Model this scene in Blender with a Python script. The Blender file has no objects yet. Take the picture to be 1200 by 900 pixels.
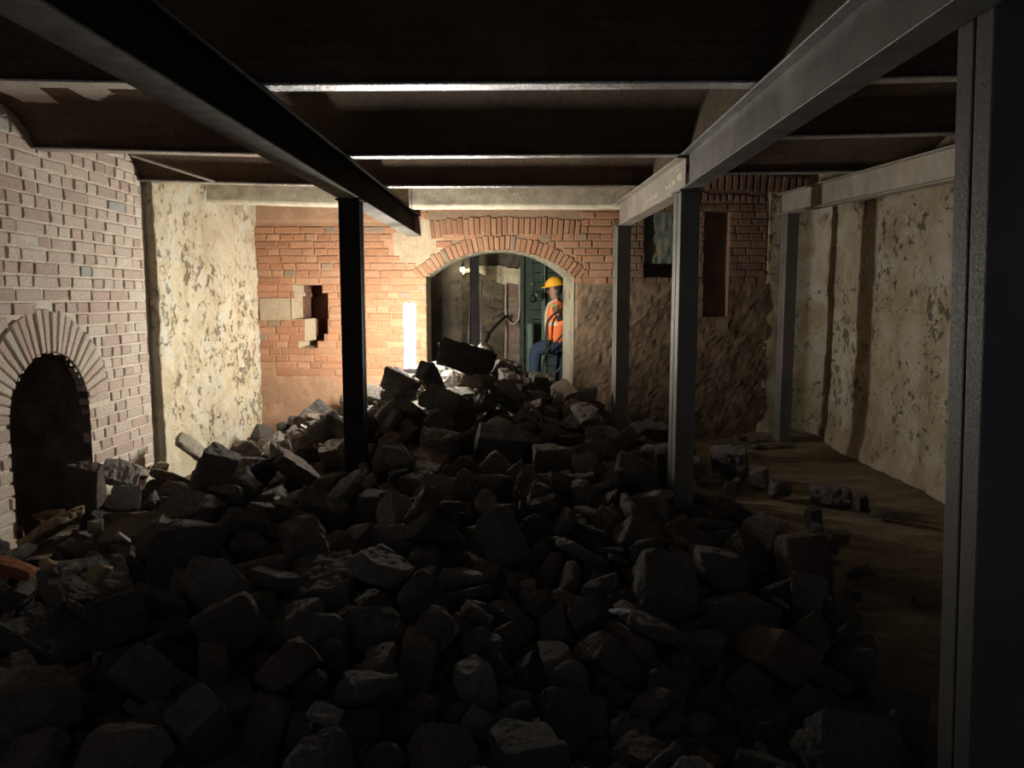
import bpy, bmesh, math, random
from mathutils import Vector, Matrix, Quaternion, Euler
from mathutils import noise as mnoise

S = bpy.context.scene
COL = S.collection
PI = math.pi

# ---------- object helpers ----------
def link(o, parent=None):
    COL.objects.link(o)
    if parent is not None:
        o.parent = parent
    return o

def tag(o, label=None, cat=None, group=None, kind=None):
    if label: o['label'] = label
    if cat: o['category'] = cat
    if group: o['group'] = group
    if kind: o['kind'] = kind
    return o

def thing(name, loc=(0, 0, 0), label=None, cat=None, group=None):
    o = bpy.data.objects.new(name, None)
    o.empty_display_size = .1
    link(o); o.location = loc
    return tag(o, label, cat, group)

def build(name, bm, mat, parent=None, smooth=False, world=True):
    """link a bmesh as ONE object; with a parent, bm is in world space and moved into the parent's space"""
    me = bpy.data.meshes.new(name)
    bmesh.ops.recalc_face_normals(bm, faces=bm.faces)
    if parent is not None and world:
        bmesh.ops.translate(bm, verts=bm.verts, vec=-parent_loc(parent))
    bm.to_mesh(me); bm.free()
    if smooth:
        for p in me.polygons: p.use_smooth = True
    if mat: me.materials.append(mat)
    o = bpy.data.objects.new(name, me)
    return link(o, parent)

def parent_loc(p):
    v = Vector((0, 0, 0))
    while p is not None:
        v += p.location; p = p.parent
    return v

def structure(name, bm, mat, smooth=False):
    return tag(build(name, bm, mat, None, smooth), kind='structure')

def add_hex(bm, v):
    """v: 8 points, bottom ring then top ring"""
    vs = [bm.verts.new(p) for p in v]
    fs = []
    for q in ((3, 2, 1, 0), (4, 5, 6, 7), (0, 1, 5, 4), (1, 2, 6, 5), (2, 3, 7, 6), (3, 0, 4, 7)):
        fs.append(bm.faces.new([vs[i] for i in q]))
    return fs

def add_box(bm, a, b, bevel=0.0, jit=0.0, rg=random):
    x0, y0, z0 = a; x1, y1, z1 = b
    p = [(x0, y0, z0), (x1, y0, z0), (x1, y1, z0), (x0, y1, z0), (x0, y0, z1), (x1, y0, z1), (x1, y1, z1), (x0, y1, z1)]
    if jit: p = [tuple(c + rg.uniform(-jit, jit) for c in q) for q in p]
    fs = add_hex(bm, p)
    if bevel:
        es = list({e for f in fs for e in f.edges})
        bmesh.ops.bevel(bm, geom=es, offset=bevel, segments=2, affect='EDGES', profile=.6)
    return fs

def add_tube(bm, pts, r, seg=8, caps=True):
    pts = [Vector(p) for p in pts]
    rr = r if isinstance(r, (list, tuple)) else [r] * len(pts)
    rings = []
    prev = None
    for i, p in enumerate(pts):
        t = (pts[min(i + 1, len(pts) - 1)] - pts[max(i - 1, 0)]).normalized()
        a = prev if prev is not None else (Vector((0, 0, 1)) if abs(t.z) < .9 else Vector((1, 0, 0)))
        n = (a - t * a.dot(t)).normalized(); prev = n
        b = t.cross(n)
        rings.append([bm.verts.new(p + (n * math.cos(2 * PI * k / seg) + b * math.sin(2 * PI * k / seg)) * rr[i]) for k in range(seg)])
    for i in range(len(rings) - 1):
        for k in range(seg):
            bm.faces.new((rings[i][k], rings[i][(k + 1) % seg], rings[i + 1][(k + 1) % seg], rings[i + 1][k]))
    if caps:
        bm.faces.new(rings[0][::-1]); bm.faces.new(rings[-1])

def spline(pts, n=8):
    """Catmull-Rom through the points"""
    P = [Vector(p) for p in pts]; P = [P[0] * 2 - P[1]] + P + [P[-1] * 2 - P[-2]]
    out = []
    for i in range(1, len(P) - 2):
        for k in range(n):
            t = k / n
            out.append(.5 * ((2 * P[i]) + (P[i + 1] - P[i - 1]) * t + (2 * P[i - 1] - 5 * P[i] + 4 * P[i + 1] - P[i + 2]) * t * t + (3 * P[i] - P[i - 1] - 3 * P[i + 1] + P[i + 2]) * t ** 3))
    out.append(P[-2])
    return out

def add_loft(bm, rings, seg=14, caps=True):
    """rings: (centre, rx vector, ry vector)"""
    R = []
    for c, a, b in rings:
        c, a, b = Vector(c), Vector(a), Vector(b)
        R.append([bm.verts.new(c + a * math.cos(2 * PI * k / seg) + b * math.sin(2 * PI * k / seg)) for k in range(seg)])
    for i in range(len(R) - 1):
        for k in range(seg):
            bm.faces.new((R[i][k], R[i][(k + 1) % seg], R[i + 1][(k + 1) % seg], R[i + 1][k]))
    if caps:
        bm.faces.new(R[0][::-1]); bm.faces.new(R[-1])

def nz(x, y, z, s=1.0):
    return mnoise.noise(Vector((x * s, y * s, z * s)))

def fbm(x, y, z, s=1.0, o=4):
    v = 0; a = 1; t = 0
    for i in range(o):
        v += a * nz(x + 7 * i, y, z, s); t += a; a *= .5; s *= 2.1
    return v / t

# ---------- material helpers ----------
class NT:
    def __init__(self, name):
        self.m = bpy.data.materials.new(name); self.m.use_nodes = True
        self.t = self.m.node_tree; self.b = self.t.nodes['Principled BSDF']
    def n(self, typ, **kw):
        o = self.t.nodes.new(typ)
        for k, v in kw.items():
            if k.startswith('i_'):
                key = k[2:]
                o.inputs[int(key) if key.isdigit() else key.replace('_', ' ')].default_value = v
            else: setattr(o, k, v)
        return o
    def l(self, a, b): self.t.links.new(a, b)
    def coord(self, scale=(1, 1, 1), kind='Object'):
        c = self.n('ShaderNodeTexCoord'); mp = self.n('ShaderNodeMapping'); mp.inputs['Scale'].default_value = scale
        self.l(c.outputs[kind], mp.inputs['Vector']); return mp.outputs['Vector']
    def noise(self, vec, scale, detail=6, rough=.6, dist=0):
        o = self.n('ShaderNodeTexNoise'); o.inputs['Scale'].default_value = scale; o.inputs['Detail'].default_value = detail
        o.inputs['Roughness'].default_value = rough; o.inputs['Distortion'].default_value = dist
        self.l(vec, o.inputs['Vector']); return o.outputs['Fac']
    def ramp(self, fac, stops):
        o = self.n('ShaderNodeValToRGB'); e = o.color_ramp.elements
        while len(e) < len(stops): e.new(.5)
        for i, (p, c) in enumerate(stops):
            e[i].position = p; e[i].color = (c[0], c[1], c[2], 1) if not isinstance(c, (int, float)) else (c, c, c, 1)
        self.l(fac, o.inputs['Fac']); return o.outputs['Color']
    def mix(self, fac, a, b, mode='MIX'):
        o = self.n('ShaderNodeMix', data_type='RGBA', blend_type=mode)
        for sock, v in ((o.inputs[0], fac), (o.inputs[6], a), (o.inputs[7], b)):
            if isinstance(v, (int, float)): sock.default_value = v
            elif isinstance(v, tuple): sock.default_value = (v[0], v[1], v[2], 1)
            else: self.l(v, sock)
        return o.outputs[2]
    def math(self, op, a, b=0.0):
        o = self.n('ShaderNodeMath', operation=op)
        for s, v in ((o.inputs[0], a), (o.inputs[1], b)):
            if isinstance(v, (int, float)): s.default_value = v
            else: self.l(v, s)
        return o.outputs[0]
    def bump(self, h, strength=.5, dist=.01, normal=None):
        o = self.n('ShaderNodeBump'); o.inputs['Strength'].default_value = strength; o.inputs['Distance'].default_value = dist
        self.l(h, o.inputs['Height'])
        if normal: self.l(normal, o.inputs['Normal'])
        self.l(o.outputs['Normal'], self.b.inputs['Normal']); return o.outputs['Normal']
    def set(self, color=None, rough=None, metal=None, spec=None):
        for k, v in (('Base Color', color), ('Roughness', rough), ('Metallic', metal), ('Specular IOR Level', spec)):
            if v is None: continue
            if isinstance(v, tuple): self.b.inputs[k].default_value = (v[0], v[1], v[2], 1)
            elif isinstance(v, (int, float)): self.b.inputs[k].default_value = v
            else: self.l(v, self.b.inputs[k])
        return self.m

def tinted(name, dirt=(.2, .15, .11), dirt_amount=.5, rough=.92, bump=.6, fine=60):
    """surface whose own colour per brick or stone lies in the mesh attribute «tint», broken up by grime and pores"""
    M = NT(name); a = M.n('ShaderNodeAttribute', attribute_name='tint').outputs['Color']
    v = M.coord()
    n1 = M.noise(v, 5, 6, .65); n2 = M.noise(v, fine, 5, .7)
    f = M.ramp(n1, [(.38, 0), (.72, dirt_amount)])
    c = M.mix(f, a, dirt)
    c = M.mix(.55, c, M.ramp(n2, [(.3, .45), (.6, 1.15)]), 'MULTIPLY')
    M.bump(M.math('ADD', M.math('MULTIPLY', n2, .7), n1), bump, .012)
    return M.set(c, rough, 0, .25)

def simple(name, col, rough=.7, metal=0, var=.35, scale=12, bump=.25, spec=.4, col2=None, dist=.006):
    M = NT(name); v = M.coord(); n = M.noise(v, scale, 6, .65)
    lo = tuple(c * (1 - var) for c in col); hi = col2 or tuple(min(1, c * (1 + var)) for c in col)
    c = M.ramp(n, [(.3, lo), (.7, hi)])
    M.bump(M.noise(v, scale * 5, 4, .7), bump, dist)
    return M.set(c, rough, metal, spec)

def set_tint(o, cols, default=(.5, .5, .5)):
    """cols: one colour per face"""
    me = o.data; at = me.attributes.new('tint', 'FLOAT_COLOR', 'CORNER')
    buf = []
    for p in me.polygons:
        c = cols[p.index] if p.index < len(cols) else default
        for _ in range(p.loop_total): buf += [c[0], c[1], c[2], 1]
    at.data.foreach_set('color', buf)

# ---------- rubble: ground form and stone shapes ----------
def sst(a, b, x):
    t = min(1.0, max(0.0, (x - a) / (b - a)))
    return t * t * (3 - 2 * t)

def heap(x, y):
    """height of the top of the rubble above the cellar floor"""
    low = 0.10 - 0.085 * sst(4.6, 5.6, y)
    plat = low + (0.28 - low) * sst(-3.2, -1.75, x)
    edge = 1.72 - 0.20 * sst(7.0, 9.5, y)
    plat *= 1 - sst(edge - 0.75, edge + 0.12, x)
    r = math.sqrt(((x + 0.62) / (2.15 if x > -0.62 else 2.35)) ** 2 + ((y - 8.9) / (3.3 if y < 8.9 else 3.0)) ** 2)
    return plat + 0.86 * max(0.0, 1 - r) ** 0.95

def ground(x, y):
    """the dirt under the stones"""
    h = max(0.0, heap(x, y) - 0.17)
    n = mnoise.noise(Vector((x * 1.7, y * 1.7, 0.3))) * 0.02 + mnoise.noise(Vector((x * 6, y * 6, 4.3))) * 0.008
    d = 0.10 * sst(9.0, 9.8, y) * sst(1.2, 2.2, x) * sst(-0.2, 0.35, mnoise.noise(Vector((x * 1.3, y * 1.3, 9.1))) + 0.25)
    return h + n + d

NSHAPE = 84
def rock_points(k):
    rg = random.Random(9000 + k)
    kind = ('block', 'slab', 'lump', 'lump', 'wedge', 'slab', 'block')[k % 7]
    if kind == 'slab': dim = (1, rg.uniform(.55, .9), rg.uniform(.2, .34))
    elif kind == 'lump': dim = (1, rg.uniform(.72, .95), rg.uniform(.55, .8))
    elif kind == 'wedge': dim = (1, rg.uniform(.55, .8), rg.uniform(.4, .6))
    else: dim = (1, rg.uniform(.55, .85), rg.uniform(.42, .7))
    pts = []
    if kind == 'lump':
        for i in range(15):
            v = Vector((rg.gauss(0, 1), rg.gauss(0, 1), rg.gauss(0, 1))).normalized()
            m = max(abs(v.x), abs(v.y), abs(v.z))
            v = v / (m ** 0.55)
            v *= rg.uniform(.78, 1.05)
            pts.append(Vector((v.x * dim[0], v.y * dim[1], v.z * dim[2])) * .5)
    else:
        for sx in (-1, 1):
            for sy in (-1, 1):
                for sz in (-1, 1):
                    f = [sx, sy, sz]
                    j = .30
                    p = Vector([f[i] * (1 - rg.uniform(0, j)) for i in range(3)])
                    if kind == 'wedge' and sx > 0: p.z *= rg.uniform(.25, .5); p.y *= rg.uniform(.6, 1)
                    if rg.random() < .55:
                        for i in range(3):
                            q = p.copy(); q[i] *= 1 - rg.uniform(.3, .85)
                            pts.append(q)
                    else: pts.append(p)
        for i in range(4):
            pts.append(Vector((rg.uniform(-.9, .9), rg.choice((-1.02, 1.02)), rg.uniform(-.7, .7))))
        pts = [Vector((p.x * dim[0], p.y * dim[1], p.z * dim[2])) * .5 for p in pts]
    return kind, pts

# ================= materials =================
M_BRICK = tinted('old_brick', dirt=(.50, .44, .37), dirt_amount=.35)
M_BRICKRED = tinted('red_brick', dirt=(.36, .22, .135), dirt_amount=.45)
M_STONE = tinted('broken_masonry', dirt=(.05, .042, .037), dirt_amount=.6, fine=45, bump=.8)

def plaster_material(name, c_lo, c_mid, c_hi, c_pit, pit=.44, coarse=2.6, bump=1.0):
    M = NT(name); v = M.coord()
    n1 = M.noise(v, coarse, 7, .62, .6); n2 = M.noise(v, 22, 7, .72); n3 = M.noise(v, 75, 4, .7)
    c = M.ramp(n1, [(.32, c_lo), (.5, c_mid), (.68, c_hi)])
    n4 = M.noise(v, 10, 7, .74, .25)
    gate = M.math('MULTIPLY', M.math('SUBTRACT', M.noise(v, 1.9, 4, .6), .5), .42)
    n4 = M.math('ADD', n4, gate)
    pits = M.ramp(n4, [(pit - .09, 1), (pit, 0)])
    c = M.mix(M.math('MULTIPLY', pits, .6), c, c_pit)
    c = M.mix(.5, c, M.ramp(n3, [(.3, .6), (.62, 1.1)]), 'MULTIPLY')
    h = M.math('ADD', M.math('MULTIPLY', n2, .8), M.math('MULTIPLY', n3, .35))
    h = M.math('SUBTRACT', h, M.math('MULTIPLY', pits, .7))
    M.bump(h, bump, .03)
    return M.set(c, .95, 0, .15)

M_PLASTER_L = plaster_material('lime_plaster', (.66, .56, .39), (.80, .70, .50), (.82, .80, .70), (.30, .215, .13), pit=.43)
M_PLASTER_R = plaster_material('ochre_plaster', (.36, .29, .195), (.50, .42, .30), (.60, .58, .52), (.11, .085, .06), pit=.415)
M_REVEAL = plaster_material('arch_plaster', (.34, .30, .21), (.45, .40, .29), (.5, .46, .36), (.2, .16, .11), pit=.40)
M_CONC = simple('pale_concrete', (.68, .61, .47), .92, 0, .25, 9, .5, .2, dist=.02)
M_ROUGH = plaster_material('rough_brown_stone', (.12, .085, .055), (.25, .18, .115), (.36, .28, .19), (.05, .035, .025), pit=.45, coarse=3.6, bump=1.0)

def dirt_material():
    M = NT('trodden_dirt'); v = M.coord((1, 2.2, 1)); n1 = M.noise(v, 1.4, 7, .62, .4); n2 = M.noise(M.coord(), 16, 7, .7); n3 = M.noise(M.coord(), 70, 4, .7)
    c = M.ramp(n1, [(.3, (.085, .066, .045)), (.5, (.21, .165, .11)), (.7, (.33, .265, .18))])
    c = M.mix(.6, c, M.ramp(n2, [(.32, .5), (.62, 1.15)]), 'MULTIPLY')
    M.bump(M.math('ADD', n2, M.math('MULTIPLY', n3, .4)), 1.0, .03)
    return M.set(c, .95, 0, .2)
M_DIRT = dirt_material()

def vault_material():
    M = NT('sooty_brick_vault')
    uv = M.n('ShaderNodeTexCoord').outputs['UV']
    br = M.n('ShaderNodeTexBrick'); br.inputs['Scale'].default_value = 1; br.inputs['Brick Width'].default_value = .26; br.inputs['Row Height'].default_value = .08
    br.inputs['Mortar Size'].default_value = .008; br.inputs['Mortar Smooth'].default_value = .4; br.inputs['Bias'].default_value = -.2
    br.inputs['Color1'].default_value = (.13, .072, .05, 1); br.inputs['Color2'].default_value = (.085, .054, .04, 1); br.inputs['Mortar'].default_value = (.075, .06, .045, 1)
    M.l(uv, br.inputs['Vector'])
    v = M.coord(); n = M.noise(v, 2.2, 7, .62, .5); n2 = M.noise(v, 30, 5, .7)
    c = M.mix(M.ramp(n, [(.42, .25), (.6, .95)]), br.outputs['Color'], (.14, .105, .07))
    c = M.mix(.6, c, M.ramp(n2, [(.3, .5), (.65, 1.2)]), 'MULTIPLY')
    a = M.n('ShaderNodeAttribute', attribute_name='flake').outputs['Fac']
    c = M.mix(M.ramp(M.math('ADD', a, M.math('MULTIPLY', M.math('SUBTRACT', n2, .5), .5)), [(.45, 0), (.55, 1)]), c, (.72, .64, .58))
    M.bump(M.math('ADD', M.math('MULTIPLY', br.outputs['Fac'], -.5), n2), .8, .012)
    return M.set(c, .95, 0, .15)
M_VAULT = vault_material()

# ================= walls of separate bricks =================
def brick_courses(bm, cols, to3d, u0, u1, v0, v1, blocked, rg, palette, course=.094, joint=.013, stretcher=.29, header=.145,
                  depth=.05, proud=.008, tilt=.004, cover=lambda u, v: 0.0):
    """courses of single bricks; blocked(v) lists the u-intervals kept free at that height"""
    row = 0; v = v0
    while v < v1 - .02:
        vb = min(v + course - joint, v1)
        free = [(u0, u1)]
        for a, b in blocked(.5 * (v + vb)):
            free = [s for (p, q) in free for s in ((p, min(q, a)), (max(p, b), q)) if s[1] - s[0] > .02]
        u = u0 - rg.uniform(0, .3)
        while u < u1:
            if row % 2 == 0: ln = header if rg.random() < .8 else stretcher
            else: ln = stretcher if rg.random() < .72 else header
            ln *= rg.uniform(.93, 1.07)
            ua, ub = u, u + ln
            u = ub + joint * rg.uniform(.7, 1.3)
            for p, q in free:
                a, b = max(ua, p), min(ub, q)
                if b - a < .03: continue
                w = proud + rg.uniform(-tilt, tilt) - cover(.5 * (a + b), .5 * (v + vb))
                if w < -.02: continue
                c = palette(.5 * (a + b), .5 * (v + vb), rg)
                j = .0035; ch = .007 + rg.uniform(0, .004)
                pr = []
                for uu, vv in ((a, v), (b, v), (b, vb), (a, vb)):
                    pr.append((uu + rg.uniform(-j, j), vv + rg.uniform(-j, j), w - ch + rg.uniform(-.003, .003)))
                cu, cv = .5 * (a + b), .5 * (v + vb)
                fr = [(p0 + (ch if p0 < cu else -ch), p1 + (ch if p1 < cv else -ch), w + rg.uniform(-.003, .003)) for p0, p1, p2 in pr]
                bk = [(p0, p1, -depth) for p0, p1, p2 in pr]
                V = [[bm.verts.new(to3d(*q)) for q in ring] for ring in (bk, pr, fr)]
                for A, B in ((0, 1), (1, 2)):
                    for k in range(4):
                        bm.faces.new((V[A][k], V[A][(k + 1) % 4], V[B][(k + 1) % 4], V[B][k])); cols.append(c)
                bm.faces.new(V[2]); cols.append(c)
        v += course; row += 1

def voussoirs(bm, cols, to3d, cu, cv, r0, r1, a0, a1, n, rg, palette, depth=.06, proud=.012, gap=.16):
    """a ring of wedge bricks from angle a0 to a1 (degrees) round (cu, cv)"""
    for i in range(n):
        t0 = a0 + (a1 - a0) * (i + gap * .5 * rg.uniform(.6, 1.4)) / n
        t1 = a0 + (a1 - a0) * (i + 1 - gap * .5 * rg.uniform(.6, 1.4)) / n
        ri = r0 + rg.uniform(-.012, .012); ro = r1 + rg.uniform(-.015, .015)
        w = proud + rg.uniform(-.006, .006); ch = .008
        c = palette(cu, cv + r0, rg)
        def ring(k, inset):
            dt = math.degrees(inset / max(ri, .1)) * (1 if t1 > t0 else -1)
            o = []
            for r, t in ((ri + inset, t0 + dt), (ro - inset, t0 + dt), (ro - inset, t1 - dt), (ri + inset, t1 - dt)):
                o.append((cu + r * math.cos(math.radians(t)), cv + r * math.sin(math.radians(t)), k))
            return o
        V = [[bm.verts.new(to3d(*q)) for q in rr] for rr in (ring(-depth, 0), ring(w - ch, 0), ring(w, ch))]
        for A, B in ((0, 1), (1, 2)):
            for k in range(4):
                bm.faces.new((V[A][k], V[A][(k + 1) % 4], V[B][(k + 1) % 4], V[B][k])); cols.append(c)
        bm.faces.new(V[2]); cols.append(c)

def lines(marks, step):
    out = []
    for a, b in zip(marks[:-1], marks[1:]):
        n = max(1, round((b - a) / step))
        out += [a + (b - a) * i / n for i in range(n)]
    return out + [marks[-1]]

def grid_surface(bm, cols, to3d, us, vs, keep, w, col):
    """a displaced sheet; cells whose middle is not kept are left open"""
    V = {}
    def vert(i, j):
        if (i, j) not in V: V[(i, j)] = bm.verts.new(to3d(us[i], vs[j], w(us[i], vs[j])))
        return V[(i, j)]
    for j in range(len(vs) - 1):
        for i in range(len(us) - 1):
            uc, vc = .5 * (us[i] + us[i + 1]), .5 * (vs[j] + vs[j + 1])
            if not keep(uc, vc): continue
            bm.faces.new((vert(i, j), vert(i + 1, j), vert(i + 1, j + 1), vert(i, j + 1))); cols.append(col(uc, vc))

def extrude_outline(bm, cols, pts_a, pts_b, col, sub=4):
    for i in range(len(pts_a) - 1):
        a0, a1, b0, b1 = (Vector(p) for p in (pts_a[i], pts_a[i + 1], pts_b[i], pts_b[i + 1]))
        for k in range(sub):
            s, t = k / sub, (k + 1) / sub
            bm.faces.new([bm.verts.new(p) for p in (a0.lerp(b0, s), a1.lerp(b1, s), a1.lerp(b1, t), a0.lerp(b0, t))])
            cols.append(col)

Z_TOP = 3.5
# ----- left wall: whitewashed brick with an arched niche -----
XL = -3.45
rg = random.Random(1)
def pal_left(u, v, r):
    # u is depth along the wall, pale whitewash with pink, grey and a few blue-grey bricks
    t = r.random()
    if t < .02: c = (.42, .42, .41)
    elif t < .13: c = (.54, .405, .345)
    elif t < .45: c = (.58, .455, .385)
    elif t < .82: c = (.63, .525, .445)
    else: c = (.67, .59, .50)
    k = r.uniform(.92, 1.06)
    return tuple(x * k for x in c)
NC, NR, NS, NRO = 5.53, .475, .92, .80
def left_blocked(v):
    if v < NS: return [(NC - NR, NC + NR)]
    d = v - NS
    return [(NC - math.sqrt(NRO ** 2 - d * d), NC + math.sqrt(NRO ** 2 - d * d))] if d < NRO else []
bm = bmesh.new(); cols = []
left3d = lambda u, v, w: (XL + w, u, v)
brick_courses(bm, cols, left3d, -.4, 7.03, -.02, Z_TOP, left_blocked, rg, pal_left)
voussoirs(bm, cols, left3d, NC, NS, NR, NRO - .02, 2, 178, 25, rg, pal_left)
us = lines([-.5, NC - NR, NC + NR, 7.06], .05); vs = lines([-.05, NS, Z_TOP], .05)
def niche_open(u, v): return abs(u - NC) < NR and (v < NS or (u - NC) ** 2 + (v - NS) ** 2 < NR ** 2)
MORT = (.74, .66, .55)
grid_surface(bm, cols, left3d, us, vs, lambda u, v: not niche_open(u, v), lambda u, v: -.004 + .012 * fbm(u, v, 3.1, 7), lambda u, v: MORT)
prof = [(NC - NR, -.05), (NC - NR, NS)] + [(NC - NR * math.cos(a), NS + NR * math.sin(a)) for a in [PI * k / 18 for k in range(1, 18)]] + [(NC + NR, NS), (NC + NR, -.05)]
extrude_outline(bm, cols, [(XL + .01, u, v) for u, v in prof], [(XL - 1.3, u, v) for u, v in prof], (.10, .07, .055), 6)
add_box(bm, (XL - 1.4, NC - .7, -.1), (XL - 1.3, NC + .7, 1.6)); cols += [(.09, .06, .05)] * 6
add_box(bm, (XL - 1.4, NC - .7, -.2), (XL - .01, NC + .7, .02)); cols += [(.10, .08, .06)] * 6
# the end of the brick wall, at the joint with the plastered wall
add_box(bm, (XL - .3, 7.03, -.05), (XL - .004, 7.09, Z_TOP)); cols += [MORT] * 6
o = structure('wall_left', bm, M_BRICK); set_tint(o, cols)

# ----- left wall beyond it: lumpy lime plaster standing a little proud -----
bm = bmesh.new(); cols = []
XP = -3.365
def wp(u, v):
    k = sst(7.1, 7.28, u)
    lump = .05 * fbm(u, v, 1.7, 1.6) + .038 * fbm(u, v, 5.1, 5.5) + .02 * fbm(u, v, 8.1, 17, 3)
    hole = 0
    for (a, b, ra, rb) in ((8.0, 1.62, .05, .14), (8.35, 1.36, .05, .10), (8.9, 1.25, .06, .08), (7.75, 1.02, .05, .16), (8.6, .62, .08, .09), (9.1, .7, .04, .2), (8.4, .55, .05, .12)):
        q = ((u - a) / ra) ** 2 + ((v - b) / rb) ** 2
        if q < 1.6: hole += .05 * (1 - q / 1.6)
    return lump * (.4 + .6 * k) - hole
us = lines([7.09, 9.95], .035); vs = lines([-.05, Z_TOP], .035)
left2 = lambda u, v, w: (XP + w, u + .5 * w + (.035 * fbm(3, v, 2.2, 3.5) if u < 7.2 else 0), v)
grid_surface(bm, cols, left2, us, vs, lambda u, v: True, wp, lambda u, v: (0, 0, 0))
es = [e for e in bm.edges if e.is_boundary and all(abs(v.co.y - 7.09) < .12 for v in e.verts)]
r = bmesh.ops.extrude_edge_only(bm, edges=es)
for v in [g for g in r['geom'] if isinstance(g, bmesh.types.BMVert)]: v.co.x = XL - .1; v.co.y = 7.13
structure('wall_left_rear', bm, M_PLASTER_L, True)

# ----- back wall: orange brick with the arched passage and a knocked-out hole -----
YB = 9.8
rg = random.Random(2)
AX, AR, AZ, AH, AS = -.283, 1.459, .936, .937, 2.06      # arch: centre x, radius, centre z, half width, springing
AL, AREDGE = AX - AH, AX + AH
HOLE = [(1.15, 1.24, -2.86, -2.62), (1.24, 1.33, -2.78, -2.53), (1.33, 1.52, -2.78, -2.48), (1.52, 1.80, -2.94, -2.47), (1.80, 1.85, -2.90, -2.47), (1.85, 1.95, -2.92, -2.54)]
ARO = .185
WIN = (1.53, 2.23, 2.02, 2.86)                            # blind window in the right bay
NOOK = (2.28, 2.60, 1.55, 2.86)
def arch_w(v, r): 
    q = r * r - (v - AZ) ** 2
    return math.sqrt(q) if q > 0 else 0
def back_blocked(v):
    out = []
    if v < AS: out.append((AL, AREDGE))
    else:
        h = arch_w(v, AR + ARO)
        if h > 0: out.append((AX - min(h, AH + .13), AX + min(h, AH + .13)))
    if 2.575 < v < 2.83: out.append((-1.17, .74))
    for z0, z1, a, b in HOLE:
        if z0 <= v < z1: out.append((a, b))
    if 1.50 < v < 1.79: out.append((-3.34, -2.95))
    if WIN[2] < v < WIN[3]: out.append((WIN[0], WIN[1]))
    if NOOK[2] < v < NOOK[3]: out.append((NOOK[0], NOOK[1]))
    if v > 2.96: out.append((1.2, 3.2))
    return out
def rough_zone(u, v):
    """0 where bricks show, 1 where only rubble stone and mortar are left"""
    e = .12 * fbm(u, v, 6.6, 3)
    a = sst(.60, .72, u + e) * sst(2.02, 1.86, v + e) 
    b = sst(1.2, 1.3, u) * sst(1.75, 1.55, v + 2 * e)
    c = .36 * sst(1.0, .6, v + e) * (1 if u < -1.2 else 0)
    return max(a, b, c)
def pal_back(u, v, r):
    t = r.random()
    if u > 1.25: base = ((.125, .07, .048), (.095, .062, .046), (.15, .085, .06))[int(t * 3)]  # right bay: weaker lamp light put into darker brick colours
    elif t < .06: base = (.28, .21, .15)
    elif t < .35: base = (.38, .175, .095)
    elif t < .7: base = (.42, .205, .115)
    else: base = (.45, .245, .145)
    k = r.uniform(.88, 1.1)
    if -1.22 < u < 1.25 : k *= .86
    return tuple(x * k for x in base)
back3d = lambda u, v, w: (u, YB - w, v)
bm = bmesh.new(); cols = []
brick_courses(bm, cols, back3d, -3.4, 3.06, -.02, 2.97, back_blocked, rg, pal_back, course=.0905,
              cover=lambda u, v: .05 * rough_zone(u, v) + (.02 if (v > 2.72 and u < -1.4) else 0) + .014 * max(0, fbm(u, v, 2.7, 3.0))
              + .05 * sst(.36, .22, abs(u + 1.36) + .25 * fbm(u, v, 4.1, 4)) * sst(2.2, 2.32, v + .3 * fbm(u, v, 2.2, 5)) * sst(2.8, 2.7, v))
half = math.degrees(math.asin(AH / AR))
voussoirs(bm, cols, back3d, AX, AZ, AR, AR + ARO - .015, 90 + half + 3, 90 - half - 3, 34, rg, lambda u, v, r: tuple(c * .9 for c in pal_back(0, v, r)))
voussoirs(bm, cols, back3d, -.215, -6.0, 8.578, 8.80, 90 + 6.25, 90 - 6.25, 27, rg, lambda u, v, r: tuple(c * .85 for c in pal_back(0, v, r)))
voussoirs(bm, cols, back3d, 2.3, -6.5, 9.49, 9.58, 90 + 6.6, 90 - 4.4, 23, rg, lambda u, v, r: pal_back(2, v, r), gap=.3)
voussoirs(bm, cols, back3d, 2.3, -6.5, 9.63, 9.84, 90 + 6.4, 90 - 7.5, 27, rg, lambda u, v, r: pal_back(2, v, r), gap=.3)
def open_back(u, v):
    if abs(u - AX) < AH and v < AZ + AR + .02:
        if v < AS: return True
        if (u - AX) ** 2 + (v - AZ) ** 2 < AR ** 2: return True
    for z0, z1, a, b in HOLE:
        if z0 <= v < z1 and a < u < b: return True
    return (WIN[0] < u < WIN[1] and WIN[2] < v < WIN[3]) or (NOOK[0] < u < NOOK[1] and NOOK[2] < v < NOOK[3])
us = lines(sorted({-3.45, -2.94, -2.92, -2.90, -2.86, -2.78, -2.62, -2.54, -2.53, -2.48, -2.47, AL, AREDGE, WIN[0], WIN[1], NOOK[0], NOOK[1], 3.1}), .045)
vs = lines([-.05, 1.15, 1.24, 1.33, 1.52, 1.55, 1.80, 1.85, 1.95, 2.02, AS, 2.86, Z_TOP], .045)
def w_back(u, v):
    r = rough_zone(u, v)
    return -.006 + .008 * fbm(u, v, 3.3, 9) + r * (.016 + .035 * fbm(u, v, 1.2, 4) + .03 * fbm(u, v, 8.2, 14, 3)) + (.012 if (v > 2.74 and u < -1.3) else 0)
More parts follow.
